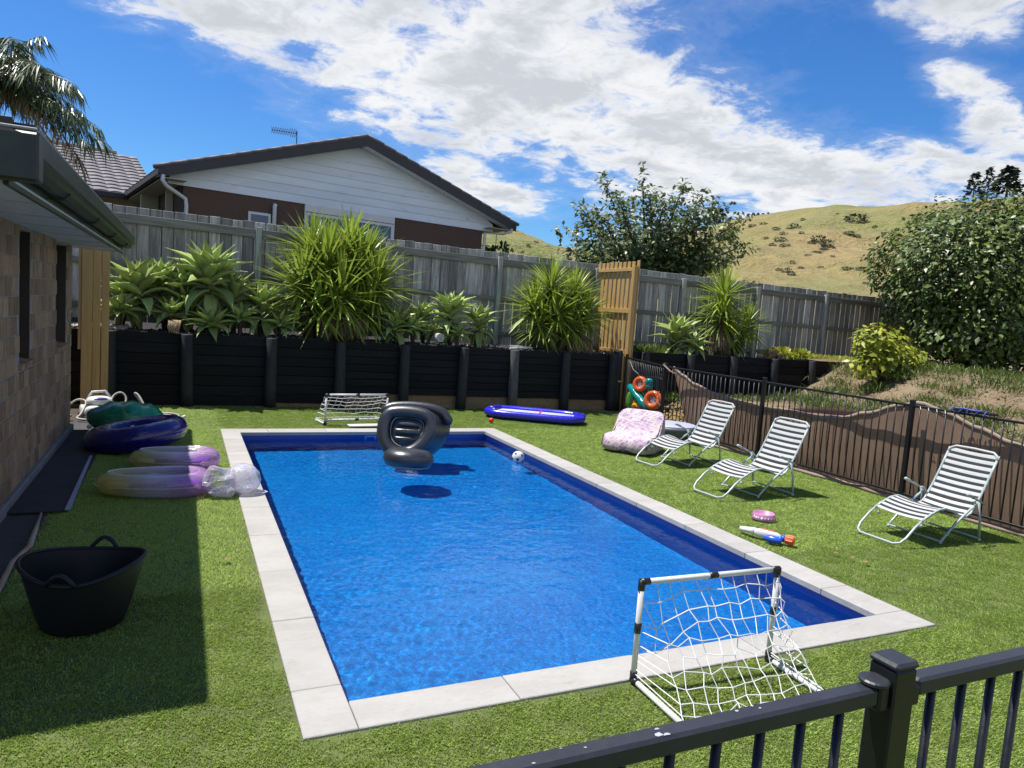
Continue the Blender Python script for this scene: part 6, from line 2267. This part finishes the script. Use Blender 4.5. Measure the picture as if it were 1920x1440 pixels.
def build_left_things():
    # two shell shaped loungers of clear iridescent plastic
    def shell(loc, rz, L, W, label, tilt=(0, 0)):
        r = thing('clear_pool_float', label, 'pool float', loc, rot=(tilt[0], tilt[1], rz))
        n = 40
        R = .098
        MB().tube([teardrop(k / n, L - 2 * R, W - 2 * R) + Vector((0, 0, R)) for k in range(n)], [R * (1.05 + .12 * cos(2 * pi * k / n) * -1) for k in range(n)], 14, closed=True).build('outer_tube', 'vinyl_shell', r, smooth=True)
        def seat(u, v):
            q = teardrop(u, (L - 3.0 * R) * v, (W - 3.0 * R) * v)
            return (q.x, q.y, R * .9 - .03 * (1 - v * v) + .022 * cos(q.y * 42))
        MB().grid(seat, 40, 14).build('seat_film', 'vinyl_shell_seat', r, smooth=True)
        def panel(u, v, x0, x1):
            x = x0 + (x1 - x0) * u
            hw = W * .36 * sqrt(max(0.02, 1 - (2 * x / (L * .92)) ** 2))
            return (x, (v * 2 - 1) * hw, R * 1.02 + .02 * cos((v - .5) * pi))
        MB().grid(lambda u, v: panel(u, v, L * .20, L * .40), 8, 10).build('yellow_panel', 'vinyl_yellow', r, smooth=True)
        MB().grid(lambda u, v: panel(u, v, -L * .40, -L * .12), 8, 10).build('violet_panel', 'vinyl_violet', r, smooth=True)
        for k in (-.8, 0, .8):
            MB().tube([(-L * .15, k * W * .20, R * 1.22), (L * .02, k * W * .24, R * 1.3), (L * .22, k * W * .16, R * 1.15)], [.012, .024, .012], 9).build('highlight_rib', 'vinyl_white', r, smooth=True)  # pale ribs added for the white-blue highlights along the seat
        for k in (-1, 0, 1):
            MB().tube([(-L * .30, k * W * .13, R * .95), (-.05, k * W * .17, R * 1.15), (L * .28, k * W * .11, R * .95)], [.02, .035, .02], 9).build('seat_rib', 'vinyl_shell_seat', r, smooth=True)
        MB().tube([teardrop(k / n, L - .01, W - .01) + Vector((0, 0, R)) for k in range(n)], .006, 5, closed=True).build('weld_seam', 'vinyl_white', r)
        MB().tube([teardrop(k / n, L - 2.2 * R, W - 2.2 * R) + Vector((0, 0, 2.02 * R)) for k in range(n)], .006, 5, closed=True).build('weld_seam', 'vinyl_white', r)
    shell((-.72, 4.28, .012), radians(178), .98, .62, 'clear iridescent pool float, yellow to purple, nearest the black tub', (0, 0))
    shell((-.56, 5.28, .012), radians(176), .88, .56, 'clear iridescent pool float lying beyond the other, against the purple ring', (0, 0))
    # crumpled clear inflatable with a glitter dome
    r = thing('clear_inflatable', 'crumpled clear plastic inflatable at the pool edge, next to the pool floats', 'inflatable', (-.18, 4.12, .012))
    b = MB().ball((0, 0, .13), (.15, .15, .13), 22, 14)
    for i, v in enumerate(b.v):
        k = 1 + .22 * noise.noise((v[0] * 9, v[1] * 9, v[2] * 9))
        b.v[i] = (v[0] * k, v[1] * k, max(.0, v[2] * k))
    b.build('body', 'vinyl_clear', r)
    b = MB().ball((.05, -.10, .05), (.12, .07, .05), 14, 8)
    soft(b, .4, 12)
    b.build('flap', 'vinyl_clear', r)
    r = thing('glitter_dome', 'clear round float full of coloured glitter resting on the coping', 'inflatable', (.045, 4.17, .016))
    MB().lathe([(.02, .0), (.10, .005), (.152, .05), (.168, .12), (.15, .19), (.10, .245), (.04, .268), (0, .27)], 28).build('dome', 'vinyl_glitter', r, smooth=True)
    rg = random.Random(4)
    b = MB()
    for k in range(140):
        d = Vector((rg.gauss(0, 1), rg.gauss(0, 1), rg.gauss(0, 1))).normalized()
        p = Vector((0, 0, .13)) + d * .13 * rg.uniform(.5, 1)
        if p.z < .015:
            continue
        u = Vector((rg.gauss(0, 1), rg.gauss(0, 1), rg.gauss(0, 1))).normalized() * .006
        w = u.orthogonal().normalized() * .006
        b.add([p - u, p + w, p + u, p - w], [(0, 1, 2, 3)])
    tag(b.build('glitter', 'glitter', r), kind='stuff')
    MB().tube([(.12, -.06, .012), (.19, -.06, .02), (.215, -.10, .015), (.17, -.13, .012), (.10, -.11, .012)], .012, 8, flat=.4).build('flap', 'vinyl_clear', r, smooth=True)
    # big dark purple swim ring, propped at an angle
    r = thing('swim_ring', 'big dark purple swim ring propped on edge by the brick wall', 'swim ring', (-.98, 6.42, .165), rot=(radians(-6), radians(-9), radians(20)))
    n = 64
    rad, tr = .405, .15
    MB().tube([(rad * cos(2 * pi * k / n), rad * sin(2 * pi * k / n), .0) for k in range(n)], [tr * (1 + .025 * sin(k * 2.4)) for k in range(n)], 18, closed=True).build('tube', 'vinyl_purple', r, smooth=True)
    for s in (.99, -.99):
        pass
    MB().tube([((rad + tr) * cos(2 * pi * k / n), (rad + tr) * sin(2 * pi * k / n), 0) for k in range(n)], .005, 5, closed=True).build('weld_seam', 'vinyl_purple', r)
    MB().ball((rad * cos(-1.9), rad * sin(-1.9), tr), (.02, .02, .012), 10, 6).build('valve', 'plastic_white', r, smooth=True)
    # green inflatable behind it
    r = thing('inflatable_float', 'translucent green inflatable behind the purple ring', 'inflatable', (-1.15, 7.42, .012))
    b = MB().ball((0, 0, .19), (.46, .30, .21), 30, 14)
    for i, v in enumerate(b.v):
        k = 1 + .05 * sin(v[0] * 26) + .06 * noise.noise((v[0] * 6, v[1] * 6, v[2] * 6))
        b.v[i] = (v[0], v[1] * k, max(0, v[2] * k))
    b.build('body', 'vinyl_green', r, smooth=True)
    MB().ball((-.40, -.16, .10), .03, 10, 8).build('valve', 'plastic_white', r, smooth=True)
    # pool cleaning robot with its cable
    r = thing('pool_robot', 'white and black pool cleaning robot by the pine upright', 'pool robot', (-1.55, 8.62, .012), radians(15))
    MB().bbox(-.20, .20, -.17, .17, .05, .20, .035).build('body', 'plastic_black', r)
    MB().ball((-.02, -.02, .235), (.17, .13, .075), 18, 10, .8).build('lid', 'plastic_white', r, smooth=True)
    MB().ball((-.02, -.11, .27), (.10, .035, .03), 14, 8).build('window', 'robot_blue', r, smooth=True)
    for s in (-1, 1):
        MB().lathe([(.0, -.03), (.08, -.03), (.095, -.02), (.095, .02), (.08, .03), (0, .03)], 20).xf(Matrix.Translation((s * .225, 0, .095)) @ Matrix.Rotation(pi / 2, 4, 'Y')).build('wheel', 'plastic_white' if s < 0 else 'plastic_black', r, smooth=True)
        MB().bbox(s * .225 - .034, s * .225 + .034, -.20, .20, .012, .048, .012).build('track', 'plastic_black', r)
    MB().ball((-.13, -.25, .12), (.115, .07, .085), 18, 10, .8).build('front_cover', 'plastic_white', r, smooth=True)
    MB().bbox(-.21, -.05, -.325, -.318, .115, .135, .003).build('slot', 'plastic_black', r)
    MB().tube([(-.16, .05, .26), (-.10, .05, .36), (.06, .05, .37), (.14, .05, .27)], .018, 8).build('handle', 'plastic_white', r, smooth=True)
    rr = random.Random(8)
    r2 = thing('coiled_cable', 'loose coils of pale grey cable over and beside the pool robot', 'cable', (-1.35, 8.6, .012))
    c = [(-.55, -.1, .01), (-.62, .0, .12), (-.5, .05, .24), (-.38, .0, .22), (-.42, -.2, .08), (-.45, -.3, .012), (-.25, -.36, .012), (-.1, -.2, .12), (-.05, .0, .30), (.05, .02, .36), (.12, -.02, .28), (.10, -.15, .12), (.2, -.28, .012), (.35, -.2, .012),
         (.30, .1, .2), (.22, .15, .33), (.28, .1, .30), (.42, -.1, .08), (.55, -.3, .012), (.72, -.25, .012), (.82, -.05, .012), (.75, .16, .012), (.5, .25, .012), (.2, .28, .02), (.25, .2, .02), (.55, .12, .025), (.72, -.02, .03), (.6, -.16, .03), (.3, -.1, .04)]
    def smoothpath(c, k=5):
        out = []
        for i in range(len(c) - 1):
            p = [Vector(c[max(0, min(len(c) - 1, i + d))]) for d in (-1, 0, 1, 2)]
            for j in range(k):
                w = j / k
                out.append(.5 * (2 * p[1] + (p[2] - p[0]) * w + (2 * p[0] - 5 * p[1] + 4 * p[2] - p[3]) * w * w + (3 * p[1] - p[0] - 3 * p[2] + p[3]) * w ** 3))
        return out
    c = [(a, b_, max(z, .032)) for a, b_, z in c]
    MB().tube(smoothpath(c), .015, 7).build('cable', 'hose_grey', r2, smooth=True)
    MB().tube([(.86, -.1, .02), (.9, -.08, .03)], [.02, .028], 8).build('plug', 'plastic_white', r2, smooth=True)
    # black rubber tub with two loop handles
    r = thing('rubber_tub', 'black rubber tub with loop handles in the shade of the house', 'tub', (-.985, 1.49, .012))
    def tub(u, v, rin=0.0):
        a = 2 * pi * u
        rad = (.205 + .088 * v ** .8) - rin
        z = .355 * v
        z += v * (.028 * cos(2 * a + .4) - .012)
        return (rad * cos(a) * (1 + .05 * v * cos(2 * a + .2)), rad * sin(a) * (1 - .04 * v * cos(2 * a)), z)
    b = MB().grid(lambda u, v: tub(u, v), 49, 12)
    b.grid(lambda u, v: tub(1 - u, max(.02, v), .008), 49, 12)
    b.build('shell', 'rubber_black', r, smooth=True)
    MB().add([(.21 * cos(2 * pi * k / 32), .21 * sin(2 * pi * k / 32), .006) for k in range(32)], [tuple(range(32))]).build('base', 'rubber_black', r)
    MB().tube([Vector(tub(k / 48, 1.0)) for k in range(48)], .012, 7, closed=True).build('rim', 'rubber_black', r, smooth=True)
    for a0 in (radians(75), radians(255)):
        pts = []
        for k in range(9):
            t = k / 8
            a = a0 + (t - .5) * .52
            q = Vector(tub((a / (2 * pi)) % 1, 1.0))
            pts.append(q + Vector((cos(a0) * .015, sin(a0) * .015, .065 * sin(pi * t))))
        MB().tube(pts, .012, 8).build('handle', 'rubber_black', r, smooth=True)
    # mat along the wall, with its pale edge trim
    r = thing('floor_mat', 'long black mat with pale edging along the brick wall', 'mat', (-1.55, 5.7, .0))
    MB().bbox(-.21, .20, -1.95, 1.85, .008, .022, .004).build('pad', 'mat_black', r)
    MB().add([(.185, -1.95, .024), (.225, -1.95, .024), (.17, .2, .024), (.145, .2, .024), (.185, -1.95, .030), (.225, -1.95, .030), (.17, .2, .030), (.145, .2, .030)],
             [(4, 5, 6, 7), (0, 4, 7, 3), (1, 2, 6, 5), (0, 1, 5, 4)]).build('edging', 'mat_edge', r)
    # warped stick lying along the turf edge
    r = MB().tube([(.02, -2.0, .0), (.0, -.6, .004), (-.02, -.2, .0), (.03, .1, .006), (.0, .5, .0), (-.03, .95, .004)], [.022, .02, .016, .02, .017, .008], 8, flat=.6).build('warped_batten', 'stick', None, smooth=True, loc=(-1.49, 2.75, .02))
    tag(r, 'warped pale wooden batten lying along the turf edge by the house', 'batten')
    # white board lying by the far goal
    r = MB().bbox(-.33, .33, -.085, .085, 0, .022, .003).build('white_board', 'plastic_white', None, loc=(2.15, 7.84, .016), rot=(0, 0, radians(6)))
    tag(r, 'flat white board lying on the turf beside the far goal', 'board')
    # bits in the bed
    r = thing('cut_log', 'short cut log end among the agaves in the middle of the bed', 'log', tuple(at(820, 632, y=10.05)), rot=(radians(90), 0, 0))
    MB().lathe([(0, 0), (.075, 0), (.08, .01), (.08, .2), (0, .2)], 16).build('wood', 'wood_post', r)
    MB().lathe([(.045, -.002), (.05, -.003), (.055, -.002)], 16).build('growth_ring', 'agave_stem', r)
    base = at(985, 645, y=10.15)
    for k in range(7):
        a = rnd.uniform(-.5, .5)
        o = MB().bbox(-.19, .19, -.02, .02, -.008, .008, .002).build('broken_slat', 'plastic_white', None, loc=(base.x - .08 + .035 * k - .1, 10.12 + .06 * (k % 4), 1.215 + .02 * (k % 3)), rot=(rnd.uniform(-.05, .05), rnd.uniform(-.06, .06), a * .5))
        tag(o, 'broken white slat in the rubble on top of the black wall', 'slat', 'white slats on the wall')
    for k, (px, py, dz) in enumerate(((1440, 660, 0), (1446, 660, .085), (1448, 662, .17), (1462, 664, 0), (1463, 664, .085), (1433, 650, .0))):
        q = at(px, 664, y=10.15)
        o = MB().bbox(-.11, .11, -.05, .05, 0, .075, .005).build('loose_brick', 'brick_loose', None, loc=(q.x, 10.12 + (.12 if k == 5 else 0), 1.25 + dz), rot=(0, rnd.uniform(-.05, .05), rnd.uniform(-.3, .3)))
        tag(o, 'loose pale brick stacked at the end of the raised bed', 'brick', 'loose bricks on the bed')
    # dead curled leaves hanging over the wall edge
    o = thing('dead_leaf', 'curled dead brown leaf hanging over the black wall under the agaves', 'leaf', tuple(at(325, 606, y=9.93)))
    for k in range(5):
        MB().tube([(.04 * k - .06, .03, .05), (.035 * k - .05, -.06, .02), (.03 * k - .05, -.10, -.08 - .03 * (k % 3)), (.035 * k - .06, -.09, -.16)], [.02, .03, .022, .004], 6, flat=.3).build('blade', 'yucca_dry', o, smooth=True)


def glitter_mat():
    m = bpy.data.materials.new('glitter')
    m.use_nodes = True
    MATS['glitter'] = m
    t = NT(m.node_tree)
    p = pr(m)
    g = t.n('ShaderNodeNewGeometry')
    hs = t.n('ShaderNodeCombineColor', mode='HSV')
    t.link(g.outputs['Random Per Island'], hs.inputs[0])
    hs.inputs[1].default_value = .55
    hs.inputs[2].default_value = .9
    t.link(hs.outputs[0], p.inputs['Base Color'])
    p.inputs['Metallic'].default_value = .8
    p.inputs['Roughness'].default_value = .25


glitter_mat()
build_left_things()
